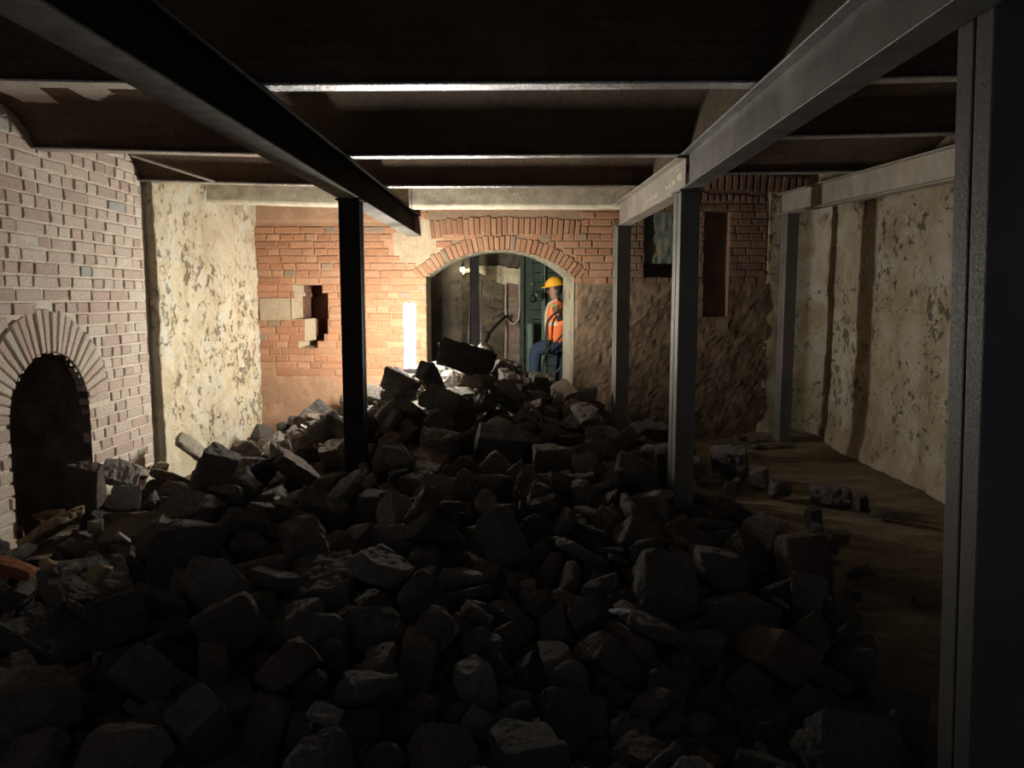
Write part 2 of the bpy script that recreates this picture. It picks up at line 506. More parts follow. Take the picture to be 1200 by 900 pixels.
def c_back(u, v):
    r = rough_zone(u, v)
    if u < -1.22:
        base = (.45, .25, .15) if v < 2.72 else (.48, .29, .18)
        t = (.40, .27, .175)
    else:
        base = (.30, .21, .135); t = (.15, .108, .07)  # brown rough stone, darkened further to carry the dimmer light
    if u > 1.22: base = (.10, .07, .05); t = (.10, .074, .05)  # right bay backing painted dark for the weak light there
    q = sst(-.1, .4, fbm(u, v, 4.4, 3))
    if abs(u + 1.3) < .32 and 2.2 < v < 2.75: base = (.47, .38, .26)
    return tuple((a * (1 - r) + b * r) * (.85 + .3 * q) for a, b in zip(base, t))
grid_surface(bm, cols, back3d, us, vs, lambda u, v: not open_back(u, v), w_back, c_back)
# the broken sides of the hole and the dark brick behind it
for z0, z1, a, b in HOLE:
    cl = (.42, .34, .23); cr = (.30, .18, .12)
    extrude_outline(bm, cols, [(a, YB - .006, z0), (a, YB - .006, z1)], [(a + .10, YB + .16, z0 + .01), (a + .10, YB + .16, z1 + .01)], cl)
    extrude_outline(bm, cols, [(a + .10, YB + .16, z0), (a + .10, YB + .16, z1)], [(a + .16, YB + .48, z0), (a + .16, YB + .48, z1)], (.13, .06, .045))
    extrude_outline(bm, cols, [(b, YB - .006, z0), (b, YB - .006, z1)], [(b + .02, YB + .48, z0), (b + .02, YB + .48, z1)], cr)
for i in range(len(HOLE) - 1):
    z = HOLE[i][1]; (a, b), (c, d) = HOLE[i][2:], HOLE[i + 1][2:]
    for p, q in ((min(a, c), max(a, c)), (min(b, d), max(b, d))):
        if q - p > .005: extrude_outline(bm, cols, [(p, YB - .006, z), (q, YB - .006, z)], [(p + .1, YB + .3, z), (q + .1, YB + .3, z)], (.42, .33, .23))
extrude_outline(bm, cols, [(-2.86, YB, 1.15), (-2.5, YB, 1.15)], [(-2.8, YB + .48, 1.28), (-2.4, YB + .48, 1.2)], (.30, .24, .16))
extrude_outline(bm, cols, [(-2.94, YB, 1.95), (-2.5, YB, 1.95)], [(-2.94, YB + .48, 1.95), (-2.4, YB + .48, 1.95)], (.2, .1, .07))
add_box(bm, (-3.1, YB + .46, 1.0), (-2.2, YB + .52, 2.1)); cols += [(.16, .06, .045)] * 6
# big dressed sandstone block beside the hole
fs = add_box(bm, (-3.34, YB - .022, 1.505), (-2.955, YB + .1, 1.785)); cols += [(.44, .35, .25)] * 6
# blind window and nook of the right bay
extrude_outline(bm, cols, [(WIN[0], YB, WIN[2]), (WIN[0], YB, WIN[3]), (WIN[1], YB, WIN[3]), (WIN[1], YB, WIN[2]), (WIN[0], YB, WIN[2])],
                [(WIN[0], YB + .3, WIN[2]), (WIN[0], YB + .3, WIN[3]), (WIN[1], YB + .3, WIN[3]), (WIN[1], YB + .3, WIN[2]), (WIN[0], YB + .3, WIN[2])], (.12, .09, .07))
grid_surface(bm, cols, lambda u, v, w: (u, YB + .075 - w, v), lines([WIN[0] - .02, WIN[1] + .02], .04), lines([2.22, 2.9], .04), lambda u, v: True,
             lambda u, v: .03 * fbm(u, v, 1, 6) + .022 * fbm(u * 2.5, v, 7, 9), lambda u, v: tuple(c * (.75 + .5 * (fbm(u * 2, v, 2, 7) + .5)) for c in (.105, .14, .118)))
add_box(bm, (WIN[0] - .02, YB + .30, 1.9), (WIN[1] + .02, YB + .34, 2.9)); cols += [(.06, .05, .045)] * 6
extrude_outline(bm, cols, [(NOOK[0], YB, NOOK[2]), (NOOK[0], YB, NOOK[3]), (NOOK[1], YB, NOOK[3]), (NOOK[1], YB, NOOK[2]), (NOOK[0], YB, NOOK[2])],
                [(NOOK[0], YB + .14, NOOK[2]), (NOOK[0], YB + .14, NOOK[3]), (NOOK[1], YB + .14, NOOK[3]), (NOOK[1], YB + .14, NOOK[2]), (NOOK[0], YB + .14, NOOK[2])], (.2, .12, .085))
add_box(bm, (NOOK[0] - .02, YB + .13, 1.4), (NOOK[1] + .02, YB + .16, 2.9)); cols += [(.12, .085, .065)] * 6
o = structure('wall_back', bm, M_BRICKRED); set_tint(o, cols)

# plastered faces of the passage
bm = bmesh.new(); cols = []
pa = [(AL, -.05), (AL, AS)] + [(AX + AR * math.sin(math.radians(t)), AZ + AR * math.cos(math.radians(t))) for t in [-half + 2 * half * k / 24 for k in range(1, 24)]] + [(AREDGE, AS), (AREDGE, -.05)]
narrow = lambda u: AX + (u - AX) * (.895 if u > AX else 1.02)
extrude_outline(bm, cols, [(u, YB - .012, v) for u, v in pa], [(narrow(u), YB + .7, v) for u, v in pa], (0, 0, 0), 10)
bmesh.ops.remove_doubles(bm, verts=bm.verts, dist=.0008)
for v in bm.verts:
    k = .016 * fbm(v.co.x, v.co.y, v.co.z, 6)
    v.co.x += k if v.co.x < AX else -k; v.co.z += .4 * k
structure('wall_passage', bm, M_REVEAL)

# ----- right wall: stained ochre plaster, with the short return at the back corner -----
bm = bmesh.new(); cols = []
path = [(3.04, 10.0), (3.07, 9.80), (3.30, 9.83), (3.66, 9.86), (3.78, 9.72), (3.80, 8.5), (3.80, 6.0), (3.82, 3.0), (3.84, -.5)]
acc = [0]
for a, b in zip(path[:-1], path[1:]): acc.append(acc[-1] + math.hypot(b[0] - a[0], b[1] - a[1]))
def on_path(u):
    for i in range(len(path) - 1):
        if u <= acc[i + 1] + 1e-9:
            t = (u - acc[i]) / (acc[i + 1] - acc[i]); a, b = path[i], path[i + 1]
            dx, dy = (b[0] - a[0]) / (acc[i + 1] - acc[i]), (b[1] - a[1]) / (acc[i + 1] - acc[i])
            return a[0] + (b[0] - a[0]) * t, a[1] + (b[1] - a[1]) * t, dy, -dx
def right3d(u, v, w):
    x, y, nx_, ny_ = on_path(min(u, acc[-1]))
    return (x + nx_ * w, y + ny_ * w, v)
def w_right(u, v):
    g = .035 * fbm(u, v, 2.1, 1.5) + .022 * fbm(u, v, 7.7, 6) + .012 * fbm(u, v, 3.9, 18, 3)
    crack = abs(u - (acc[4] + 2.5 + .05 * fbm(1, v, 1, 2.5)))
    g -= .045 * sst(.03, .008, crack) * sst(.25, .4, v) * sst(1.25, 1.1, v)
    for (a, b, ra, rb) in ((acc[4] + 2.9, .42, .06, .06), (acc[4] + 3.6, .9, .03, .09), (acc[4] + 1.6, 2.0, .03, .12), (acc[4] + 3.3, 2.2, .05, .05)):
        q = ((u - a) / ra) ** 2 + ((v - b) / rb) ** 2
        if q < 1.5: g -= .05 * (1 - q / 1.5)
    g += .10 * sst(.35, 0, v) * (.5 + .6 * fbm(u, 1, 2, 4))
    return g
us = [u for u in lines(acc[:6], .045)] + lines(acc[5:8], .045)[1:] + lines(acc[7:], .15)[1:]
grid_surface(bm, cols, right3d, us, lines([-.05, Z_TOP], .045), lambda u, v: True, w_right, lambda u, v: (0, 0, 0))
structure('wall_right', bm, M_PLASTER_R, True)

# ----- floor: trodden dirt, rising under the rubble -----
bm = bmesh.new(); cols = []
us = lines([-4.9, 4.1], .075); vs = lines([-.5, 15.2], .09)
grid_surface(bm, cols, lambda u, v, w: (u, v, w), us, vs, lambda u, v: True,
             lambda u, v: ground(u, v) + (.03 * fbm(u, v, 3, 1.1) + .018 * fbm(u, v, 8, 5, 3)) * sst(1.2, 1.8, u) * sst(9.7, 9.4, v) - .02 * sst(1.2, 1.8, u), lambda u, v: (0, 0, 0))
structure('floor', bm, M_DIRT, True)

# ----- ceiling: shallow brick jack arches between the joists -----
ZJ, ZJR = 2.83, 2.985
def interp(tab, x):
    for (x0, y0), (x1, y1) in zip(tab[:-1], tab[1:]):
        if x <= x1: return y0 + (y1 - y0) * (x - x0) / (x1 - x0)
    return tab[-1][1]
XA, XB_ = -1.36, 1.21
JOISTS = [[(-3.6, .35), (XA, .35), (XB_, .35)], [(-3.6, 2.05), (XA, 2.05), (XB_, 2.05)], [(-3.6, 3.78), (XA, 3.97), (XB_, 3.95)],
          [(-3.6, 5.53), (XA, 5.87), (XB_, 5.84)], [(-3.6, 7.02), (XA, 7.42), (XB_, 7.42)], [(-3.6, 8.25), (XA, 8.82), (XB_, 8.86)]]
JR = [[(1.2, .1), (3.9, .1)], [(1.2, 1.55), (3.9, 1.5)], [(1.2, 2.98), (3.9, 2.9)], [(1.2, 4.53), (3.9, 4.30)], [(1.2, 6.08), (3.9, 5.78)], [(1.2, 7.72), (3.9, 7.55)]]
bm = bmesh.new(); uvl = bm.loops.layers.uv.new('UVMap'); fl = []
def vault(x0, x1, ya, yb, za, zb, rise, step=.06, seg=12):
    xs = lines([x0, x1], step)
    rows = []
    for x in xs:
        a, b = ya(x), yb(x); row = []
        for k in range(seg + 1):
            t = k / seg
            q = 1 - (2 * t - 1) ** 2
            z = za + (zb - za) * t + rise * (q ** .62) + .008 * fbm(x, t * 1.5, a, 4)
            row.append((bm.verts.new((x, a + (b - a) * t, z)), x, (b - a) * 1.15 * t))
        rows.append(row)
    for i in range(len(rows) - 1):
        for k in range(seg):
            q = (rows[i][k], rows[i + 1][k], rows[i + 1][k + 1], rows[i][k + 1])
            f = bm.faces.new([p[0] for p in q])
            for l_, p in zip(f.loops, q): l_[uvl].uv = (p[1], p[2])
for x0, x1 in ((-3.6, XA), (XA, XB_)):
    for i in range(len(JOISTS) - 1):
        A, B = JOISTS[i], JOISTS[i + 1]
        vault(x0, x1, lambda x: interp(A, x) + .0, lambda x: interp(B, x), ZJ + .012, (ZJ + .012) if i < 4 else 3.06, .30 if i < 4 else .2)
    vault(x0, x1, lambda x: interp(JOISTS[5], x) + .2, lambda x: YB + .05, 3.06, 2.9, .12)
for i in range(len(JR)):
    A = JR[i]
    if i + 1 < len(JR): vault(XB_, 3.9, lambda x: interp(A, x), lambda x: interp(JR[i + 1], x), ZJR + .012, ZJR + .012, .28)
    else: vault(XB_, 3.9, lambda x: interp(A, x), lambda x: YB + .05, ZJR + .012, 3.42, .1)
# masonry strip between the lower and the higher ceiling, above the right-hand beam
f = bm.faces.new([bm.verts.new(p) for p in ((XB_, -.2, 2.83), (XB_, 9.9, 2.83), (XB_, 9.9, 3.5), (XB_, -.2, 3.5))])
o = structure('ceiling', bm, M_VAULT, True)
at = o.data.attributes.new('flake', 'FLOAT', 'POINT')
buf = []
for v in o.data.vertices:
    x, y, z = v.co
    k = 0
    # fallen-plaster patches high on the vault at the left wall
    if x < -2.3 and 4.3 < y < 5.35:
        edge = 5.2 + .10 * fbm(x, 2, 2, 5)
        k = sst(-3.6, -3.45, x) * sst(-2.55, -2.75, x) * sst(edge + .05, edge - .05, y) * (1 if fbm(x, y, 5.5, 4.2) > -.06 else 0)
    buf.append(k)
at.data.foreach_set('value', buf)

# pale concrete band where the ceiling meets the back bay
bm = bmesh.new(); cols = []
xs = lines([-3.6, XA, XB_], .06)
def band(u, v, w): return (u, interp(JOISTS[5], u) - w, v)
grid_surface(bm, cols, band, xs, lines([2.81, 3.08], .03), lambda u, v: True, lambda u, v: .016 * fbm(u, v, 2, 5) + .008 * fbm(u, v, 4, 22) + .06 * (3.08 - v), lambda u, v: 0)
es = [e for e in bm.edges if e.is_boundary and all(v.co.z < 2.8101 for v in e.verts)]
r = bmesh.ops.extrude_edge_only(bm, edges=es)
for v in [g for g in r['geom'] if isinstance(g, bmesh.types.BMVert)]: v.co.y += .28
structure('trim_1', bm, M_CONC, True)

# ================= steelwork =================
def steel_material(name, dark, light, rust, rough, metal, rust_amt=.5, glint=False):
    M = NT(name); v = M.coord((1, 1, .6)); n = M.noise(v, 3.2, 7, .62, .4); n2 = M.noise(M.coord(), 90, 3, .7)
    c = M.ramp(n, [(.35, dark), (.65, light)])
    n3 = M.noise(v, 6.5, 6, .7)
    c = M.mix(M.ramp(n3, [(.5, 0), (.7, rust_amt)]), c, rust)
    M.bump(M.noise(M.coord(), 55, 3, .7) if glint else n2, 1.0 if glint else .5, .012 if glint else .004)
    r = M.ramp(n2, [(.3, rough - .1), (.7, min(1, rough + .12))])
    return M.set(c, r, metal, .5)
M_STEEL = steel_material('mill_steel', (.10, .10, .10), (.23, .225, .215), (.21, .155, .11), .5, .55)
M_STEELPALE = steel_material('dusty_pale_steel', (.27, .25, .22), (.43, .39, .33), (.36, .27, .18), .65, .35)
M_STEELDARK = simple('black_steel', (.024, .021, .020), .95, 0, .4, 5, .4, .06)  # near-black and matt
M_FLANGELIT = simple('lamplit_flange_steel', (.20, .19, .17), .95, 0, .35, 9, .5, .08)  # paler than the rest of the beam: lamp light put into the flange colour
M_STEELPOST = steel_material('painted_steel', (.13, .125, .115), (.21, .20, .185), (.16, .125, .10), .6, .25, .3)
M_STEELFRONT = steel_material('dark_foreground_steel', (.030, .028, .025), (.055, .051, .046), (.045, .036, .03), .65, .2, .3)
M_JOIST = steel_material('old_joist_iron', (.42, .42, .43), (.72, .73, .74), (.3, .26, .23), .30, .95, .2, True)

def i_profile(bm, p0, p1, h, b, tf, part, tw=.009):
    """p0, p1: middle of the bottom face at both ends; part picks flange or web"""
    p0, p1 = Vector(p0), Vector(p1)
    d = (p1 - p0).normalized(); side = d.cross(Vector((0, 0, 1))).normalized(); up = side.cross(d).normalized()
    if part == 'bottom': y0, y1, w = 0, tf, b
    elif part == 'top': y0, y1, w = h - tf, h, b
    else: y0, y1, w = tf, h - tf, tw
    fs = add_hex(bm, [p + side * s * w * .5 + up * y for y in (y0, y1) for p, s in ((p0, -1), (p0, 1), (p1, 1), (p1, -1))])
    if part != 'web':
        es = list({e for f in fs for e in f.edges})
        bmesh.ops.bevel(bm, geom=es, offset=.0025, segments=1, affect='EDGES')

def i_beam(name, p0, p1, h, b, mat, label, cat='beam', group=None, tf=.012, joist=False, under=None):
    t = thing(name, p0, label, cat, group)
    for part, nm in (('web', 'web'), ('bottom', 'flange'), ('top', 'flange')):
        if joist and part == 'top': continue
        bm = bmesh.new(); i_profile(bm, p0, p1, h, b, tf, part)
        build(nm, bm, under if (under and part == 'bottom') else mat, t)
    return t

def box_column(x, y, w, z0, z1, mat, label, lean=(0, 0), cap=True, group='square steel columns', turn=10):
    """two channels set toe to toe, with the welding seam on the left and right sides"""
    t = thing('steel_column', (x, y, z0), label, 'column', group)
    t.rotation_euler.z = math.radians(turn)
    for s in (-1, 1):
        bm = bmesh.new()
        g = .004 if s > 0 else 0
        a = (-w / 2, (-w / 2 if s < 0 else g / 2 + .003), 0); b = (w / 2, (-.003 - g / 2 if s < 0 else w / 2), z1 - z0 - .012)
        fs = add_box(bm, a, b, .007)
        for v in bm.verts:
            k = v.co.z
            v.co += Vector((x + lean[0] * k, y + lean[1] * k, z0))
        build('channel', bm, mat, t)
    L = Vector((lean[0], lean[1], 0)) * (z1 - z0)
    if cap:
        bm = bmesh.new(); add_box(bm, (x + L.x - w * .62, y + L.y - w * .62, z1 - .012), (x + L.x + w * .62, y + L.y + w * .62, z1), .003)
        build('cap_plate', bm, mat, t)
    bm = bmesh.new(); add_box(bm, (x - w * .72, y - w * .72, z0), (x + w * .72, y + w * .72, z0 + .015), .003)
    build('base_plate', bm, mat, t)
    return t

BZ = 2.56
# left-hand beam and its column
i_beam('steel_beam', (-1.36, 9.97, BZ), (-1.36, .6, BZ), .262, .17, M_STEELDARK, 'long black beam overhead on the left, borne by the lone dark column', group='long steel beams', under=M_FLANGELIT)
box_column(-1.362, 6.2, .165, .02, BZ, M_STEELDARK, 'dark square column under the left beam, standing in the rubble before the hole in the brick', turn=0)
# right-hand beam in two lengths, meeting over the near column
nb = i_beam('steel_beam', (1.21, 5.70, BZ), (1.195, .6, BZ), .262, .135, M_STEEL, 'grey beam overhead on the right, reaching from the foreground to the nearer rubble column', group='long steel beams')
fb = i_beam('steel_beam', (1.207, 5.82, BZ - .003), (1.075, 8.62, BZ - .003), .262, .135, M_STEELPALE, 'short pale dusty beam spanning the two columns at the right edge of the rubble', group='long steel beams')
box_column(1.205, 5.75, .15, .02, BZ, M_STEELPOST, 'square column at the right foot of the rubble heap, where two beams meet')
box_column(1.08, 8.44, .15, .02, BZ - .003, M_STEELPOST, 'slim square column near the back wall, right of the arch, with one side brightly lit')
# beam along the right wall and its column
i_beam('steel_beam', (3.19, 9.66, 2.80), (3.27, 2.0, 2.50), .255, .14, M_STEELPALE, 'stained grey beam running along the plastered right wall', group='long steel beams')
box_column(3.20, 9.38, .15, .02, 2.788, M_STEELPOST, 'square column beside the plastered wall in the far right corner')
# foreground column
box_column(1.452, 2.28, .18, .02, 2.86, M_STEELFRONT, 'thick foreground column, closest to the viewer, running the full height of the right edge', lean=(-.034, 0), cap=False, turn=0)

# faded stencil strokes on the web of the pale beam
bm = bmesh.new()
rg = random.Random(4)
a, b = Vector((1.207, 5.82, 0)), Vector((1.075, 8.62, 0))
for y0, y1, z0, hh in ((5.92, 6.06, 2.665, .07), (6.0, 6.10, 2.75, .02), (6.13, 6.22, 2.66, .05), (6.27, 6.33, 2.655, .04), (6.38, 6.44, 2.655, .04), (6.75, 6.79, 2.64, .045), (6.83, 6.87, 2.64, .045), (6.92, 6.96, 2.635, .05), (7.02, 7.06, 2.635, .045), (7.14, 7.18, 2.63, .05)):
    for q in range(3):
        ya = y0 + (y1 - y0) * q / 3; yb = ya + (y1 - y0) * rg.uniform(.16, .3)
        za, zb = z0 + rg.uniform(0, .02), z0 + hh - rg.uniform(0, .015)
        P = []
        for yy, zz in ((ya, za), (yb, za), (yb + .008, zb), (ya + .008, zb)):
            t = (yy - 5.82) / 2.8
            P.append(Vector((a.x + (b.x - a.x) * t - .0056, yy, zz)))
        bm.faces.new([bm.verts.new(p) for p in P])
o = build('stencil_mark', bm, simple('chalk_white', (.7, .66, .58), .9, 0, .2), fb); o['label'] = 'faded pale stencil strokes'

# joists: old iron sections whose bottom flange shows under the vaults
desc = {2: 'iron joist nearest the viewer', 3: 'overhead iron joist midway along', 4: 'iron joist before the concrete band'}
for i in (2, 3, 4):
    J = JOISTS[i]
    for a, b, where in ((0, 1, 'in the left bay, between brick wall and left beam'), (1, 2, 'in the middle bay above the rubble')):
        p0 = (J[a][0] + (.02 if a == 0 else .015), J[a][1], ZJ - .004); p1 = (J[b][0] + (-.015 if b == 1 else .06), J[b][1], ZJ - .004)
        i_beam('ceiling_joist', p0, p1, .2, .115, M_JOIST, desc[i] + ', ' + where, 'joist', 'iron joists under the vaulted ceiling', .012, True)
    del p0, p1
for i in (3, 4, 5):
    J = JR[i]
    i_beam('ceiling_joist', (J[0][0] + .02, J[0][1], ZJR - .004), (J[1][0], J[1][1], ZJR - .004), .2, .1, M_JOIST,
           {3: 'iron joist in the right bay, nearest the foreground column', 4: 'middle one of the iron joists in the right bay', 5: 'iron joist in the right bay closest to the soldier bricks'}[i], 'joist', 'iron joists under the vaulted ceiling', .012, True)

# ================= lamp =================
def emission(name, col, strength):
    m = bpy.data.materials.new(name); m.use_nodes = True
    t = m.node_tree; t.nodes.clear()
    e = t.nodes.new('ShaderNodeEmission'); e.inputs[0].default_value = (*col, 1); e.inputs[1].default_value = strength
    o = t.nodes.new('ShaderNodeOutputMaterial'); t.links.new(e.outputs[0], o.inputs[0]); return m
LX, LY, LZ0, LZ1 = -1.215, 8.30, 1.022, 1.735
M_TUBE = emission('lit_tube', (1.0, .95, .84), 440.0)
M_BLACK = simple('black_rubber', (.012, .012, .013), .6, 0, .3)
M_CAP = simple('grey_lamp_plastic', (.35, .36, .38), .5, 0, .1)
lamp = thing('work_lamp', (LX, LY, LZ0 - .05), 'upright twin-tube work lamp shining white on top of the rubble by the brick wall', 'lamp')
for s in (-1, 1):
    bm = bmesh.new(); tx = LX + s * .034
    n = 10
    add_loft(bm, [((tx, LY, z), (r, 0, 0), (0, r, 0)) for z, r in ((LZ0 + .012, .02), (LZ0 + .02, .027), (LZ1 - .03, .027), (LZ1 - .012, .024), (LZ1, .012))], 12)
    build('lamp_tube', bm, M_TUBE, lamp, True)
bm = bmesh.new(); add_box(bm, (LX - .075, LY - .04, LZ0 - .05), (LX + .075, LY + .04, LZ0 + .012), .012); build('lamp_foot', bm, M_CAP, lamp)
bm = bmesh.new(); add_tube(bm, spline([(LX + .05, LY + .02, LZ0 - .03), (LX + .12, LY + .1, LZ0 - .05), (LX + .2, LY + .25, LZ0 - .1), (LX + .25, LY + .5, LZ0 - .2)], 5), .007, 6)
build('power_cord', bm, M_BLACK, lamp, True)

# ================= the room behind the arch =================
M_BACKROOM = plaster_material('back_room_stone', (.085, .072, .056), (.145, .122, .092), (.21, .175, .13), (.05, .04, .03), pit=.42, coarse=3.2)
YR = 12.6
def rough_wall(name, to3d, us, vs, keep, mat, amp=.03):
    bm = bmesh.new(); cols = []
    grid_surface(bm, cols, to3d, us, vs, keep, lambda u, v: amp * fbm(u, v, 3, 3) + .5 * amp * fbm(u, v, 6, 9), lambda u, v: 0)
    return structure(name, bm, mat, True)
# rear wall with its own doorway; its crown is pale broken stone, colour raised as if lit
OPL, OPR = -.99, -.28
def door_top(u): return 2.20 - .19 * sst(-.75, -.3, u) - (.25 * sst(-.9, -1.0, u))
def door_open(u, v): return OPL < u < OPR and v < door_top(u)
rough_wall('wall_rear', lambda u, v, w: (u, YR - w, v), lines([-2.6, OPL, OPR, 2.0], .07), lines([0, 3.2], .06), lambda u, v: not door_open(u, v), M_BACKROOM)
rough_wall('wall_beyond', lambda u, v, w: (u, 14.6 - w, v), lines([-3.0, 2.0], .1), lines([-.1, 3.2], .1), lambda u, v: True, M_BACKROOM, .05)
rough_wall('wall_room_left', lambda u, v, w: (-2.0 + w, u, v), lines([10.4, 14.7], .1), lines([-.1, 3.2], .1), lambda u, v: True, M_BACKROOM)
rough_wall('wall_room_right', lambda u, v, w: (1.75 - w, u, v), lines([10.4, 14.7], .12), lines([-.1, 3.2], .12), lambda u, v: True, M_BACKROOM)
bm = bmesh.new(); add_box(bm, (-3.1, 10.3, 3.0), (2.1, 14.8, 3.1)); structure('ceiling_rear', bm, simple('soot_ceiling', (.05, .045, .04), .95))
bm = bmesh.new(); cols = []
add_box(bm, (-3.6, YB + .66, -.1), (AX - AH * 1.02 - .006, YB + .74, 3.2)); add_box(bm, (AX + AH * .895 + .006, YB + .66, -.1), (3.3, YB + .74, 3.2))
structure('wall_back_inner', bm, M_BACKROOM)
# pale broken crown of the doorway, brightened in colour to look lamplit
M_PALE = simple('lit_broken_stone', (.82, .70, .48), .95, 0, .22, 14, .8, .15, dist=.03)
bm = bmesh.new()
xs = lines([-.97, -.03], .03)
prev = None
for x in xs:
    lo = door_top(x) if x < OPR else door_top(OPR) 
    hi = 2.305 - .05 * sst(-.4, -.03, x) + .03 * fbm(x, 1, 1, 7) - .06 * sst(-.75, -.95, x)
    if x < -.85: lo = max(lo, 2.17)
    lo += .012 * fbm(x, 5, 1, 9)
    y0 = YR - .10 + .03 * fbm(x, 2, 1, 6)
    ring = [bm.verts.new(p) for p in ((x, y0, lo), (x, y0 - .03 + .02 * fbm(x, 3, 3, 9), .5 * (lo + hi)), (x, y0 + .02, max(hi, lo + .03)), (x, YR + .2, max(hi, lo + .03)), (x, YR + .3, lo))]
    if prev:
        for k in range(5): bm.faces.new((prev[k], ring[k], ring[(k + 1) % 5], prev[(k + 1) % 5]))
    else: bm.faces.new(ring)
    prev = ring
bm.faces.new(prev[::-1])
structure('trim_2', bm, M_PALE)
# brick pier at its right
bm = bmesh.new(); cols = []
rg = random.Random(6)
brick_courses(bm, cols, lambda u, v, w: (u, YR - .1 - w, v), OPR, -.035, .3, 2.03, lambda v: [], rg, lambda u, v, r: tuple(c * r.uniform(.8, 1.1) for c in (.27, .19, .14)), course=.085, depth=.2)
add_box(bm, (OPR + .01, YR - .09, .2), (-.045, YR + .3, 2.03)); cols += [(.25, .2, .15)] * 6
o = structure('wall_pier', bm, M_BRICK); set_tint(o, cols)

# added glowing lamp in place of an unexplained bright spot at the crown's left end
sl = thing('added_lamp', (-.955, 12.40, 2.27), 'tiny added lamp for the bright spot at the left end of the doorway crown', 'lamp')
bm = bmesh.new(); bmesh.ops.create_uvsphere(bm, u_segments=12, v_segments=8, radius=.038, matrix=Matrix.Translation((-.955, 12.40, 2.245))); build('glow_ball', bm, emission('added_glow', (1, .88, .62), 45), sl, True)
bm = bmesh.new(); add_loft(bm, [((-.955, 12.40, z), (r, 0, 0), (0, r, 0)) for z, r in ((2.27, .022), (2.33, .02), (2.34, .008), (3.0, .006))], 8); build('cable', bm, M_BLACK, sl)
# steel column standing in the back room
bx = -.70
t = box_column(bx, 11.35, .125, .2, 2.95, M_STEELDARK, 'dark column in the room behind the arch, left of the hanging rope', cap=False)
# two thin prop rods leaning by the column
M_ROD = simple('dull_rod', (.13, .14, .15), .45, .6, .3)
for k, (p, q, lab) in enumerate((((-.62, 11.2, .55), (-.59, 11.3, 2.05), 'thin rod leaning just right of the dark column behind the arch'), ((-.82, 11.2, .55), (-.76, 11.3, 1.85), 'thin rod leaning just left of the dark column behind the arch'))):
    bm = bmesh.new(); add_tube(bm, [p, q], .011, 8)
    tag(build('steel_rod', bm, M_ROD, None, True), lab, 'rod', 'rods by the column behind the arch')
# black hose rising in a bow out of the rubble
bm = bmesh.new(); add_tube(bm, spline([(-.62, 11.6, .62), (-.6, 11.6, .95), (-.5, 11.75, 1.25), (-.3, 12.0, 1.47), (-.24, 12.2, 1.5)], 8), .026, 10)
tag(build('hose', bm, M_BLACK, None, True), 'black hose bowing up from the rubble towards the hanging rope', 'hose')
# white rope: two strands down the pier and a loop
M_ROPE = simple('pale_rope', (.55, .49, .40), .9, 0, .15, 60)
bm = bmesh.new()
add_tube(bm, spline([(-.262, 12.36, 2.02), (-.27, 12.36, 1.7), (-.262, 12.36, 1.52), (-.20, 12.35, 1.40), (-.13, 12.35, 1.385), (-.07, 12.36, 1.44), (-.045, 12.37, 1.60), (-.045, 12.38, 2.0), (-.045, 12.4, 2.28)], 8), .0125, 7)
tag(build('rope', bm, M_ROPE, None, True), 'pale rope hanging in a deep loop on the brick pier behind the arch', 'rope')
bm = bmesh.new(); add_tube(bm, spline([(-.272, 12.34, 1.51), (-.268, 12.34, 1.2), (-.275, 12.33, .9), (-.27, 12.3, .62)], 6), .009, 6)
tag(build('rope', bm, M_ROPE, None, True), 'pale rope end falling straight down below the looped rope', 'rope')

# green timber hoarding on the right of that room
M_GREEN = simple('faded_green_boards', (.040, .058, .042), .85, 0, .35, 7)
M_GREENPALE = simple('pale_green_paint', (.10, .155, .11), .7, 0, .25, 7)
hd = thing('hoarding', (.3, 12.05, .2), 'dark green board partition behind the worker', 'partition')
z = .3; rg = random.Random(8)
while z < 2.9:
    bm = bmesh.new(); add_box(bm, (-.02, 12.04 + rg.uniform(-.006, .006), z), (1.3, 12.065, z + .135), .006); build('board', bm, M_GREEN, hd)
    z += .145
for x in (.0, .33):
    bm = bmesh.new(); add_box(bm, (x - .03, 11.97, .25), (x + .03, 12.03, 2.92), .006); build('upright', bm, M_GREENPALE if x > .1 else M_GREEN, hd)
bm = bmesh.new(); add_loft(bm, [((.125, 11.75, z), (.052, 0, 0), (0, .052, 0)) for z in (.45, .5, 1.38, 1.40)], 14)
tag(build('drainpipe', bm, M_GREENPALE, None, True), 'short upright pale green pipe left of the worker', 'pipe')
# hanging cable with a dark lamp holder
pl = thing('pendant', (.165, 11.6, 2.99), 'black cable with a round lamp holder hanging left of the worker', 'lamp holder')
bm = bmesh.new(); add_tube(bm, [(.165, 11.6, 2.99), (.165, 11.6, 1.86)], .009, 6); build('cable', bm, M_BLACK, pl)
bm = bmesh.new(); add_loft(bm, [((.165, 11.6, 1.86 - d), (r, 0, 0), (0, r, 0)) for d, r in ((0, .014), (.03, .035), (.07, .05), (.11, .046), (.14, .02))], 12); build('holder', bm, M_BLACK, pl, True)
for (x, z, r, lab) in ((.16, 2.01, .035, 'round pale fitting on the green boards above the pendant holder'), (.215, 1.835, .04, 'round pale fitting on the green boards beside the pendant holder')):
    bm = bmesh.new(); add_loft(bm, [((x, 12.035 - d, z), (q, 0, 0), (0, 0, q)) for d, q in ((0, r), (.03, r), (.045, r * .6))], 12)
    tag(build('wall_fitting', bm, M_GREENPALE, None), lab, 'fitting', 'fittings on the green boards')

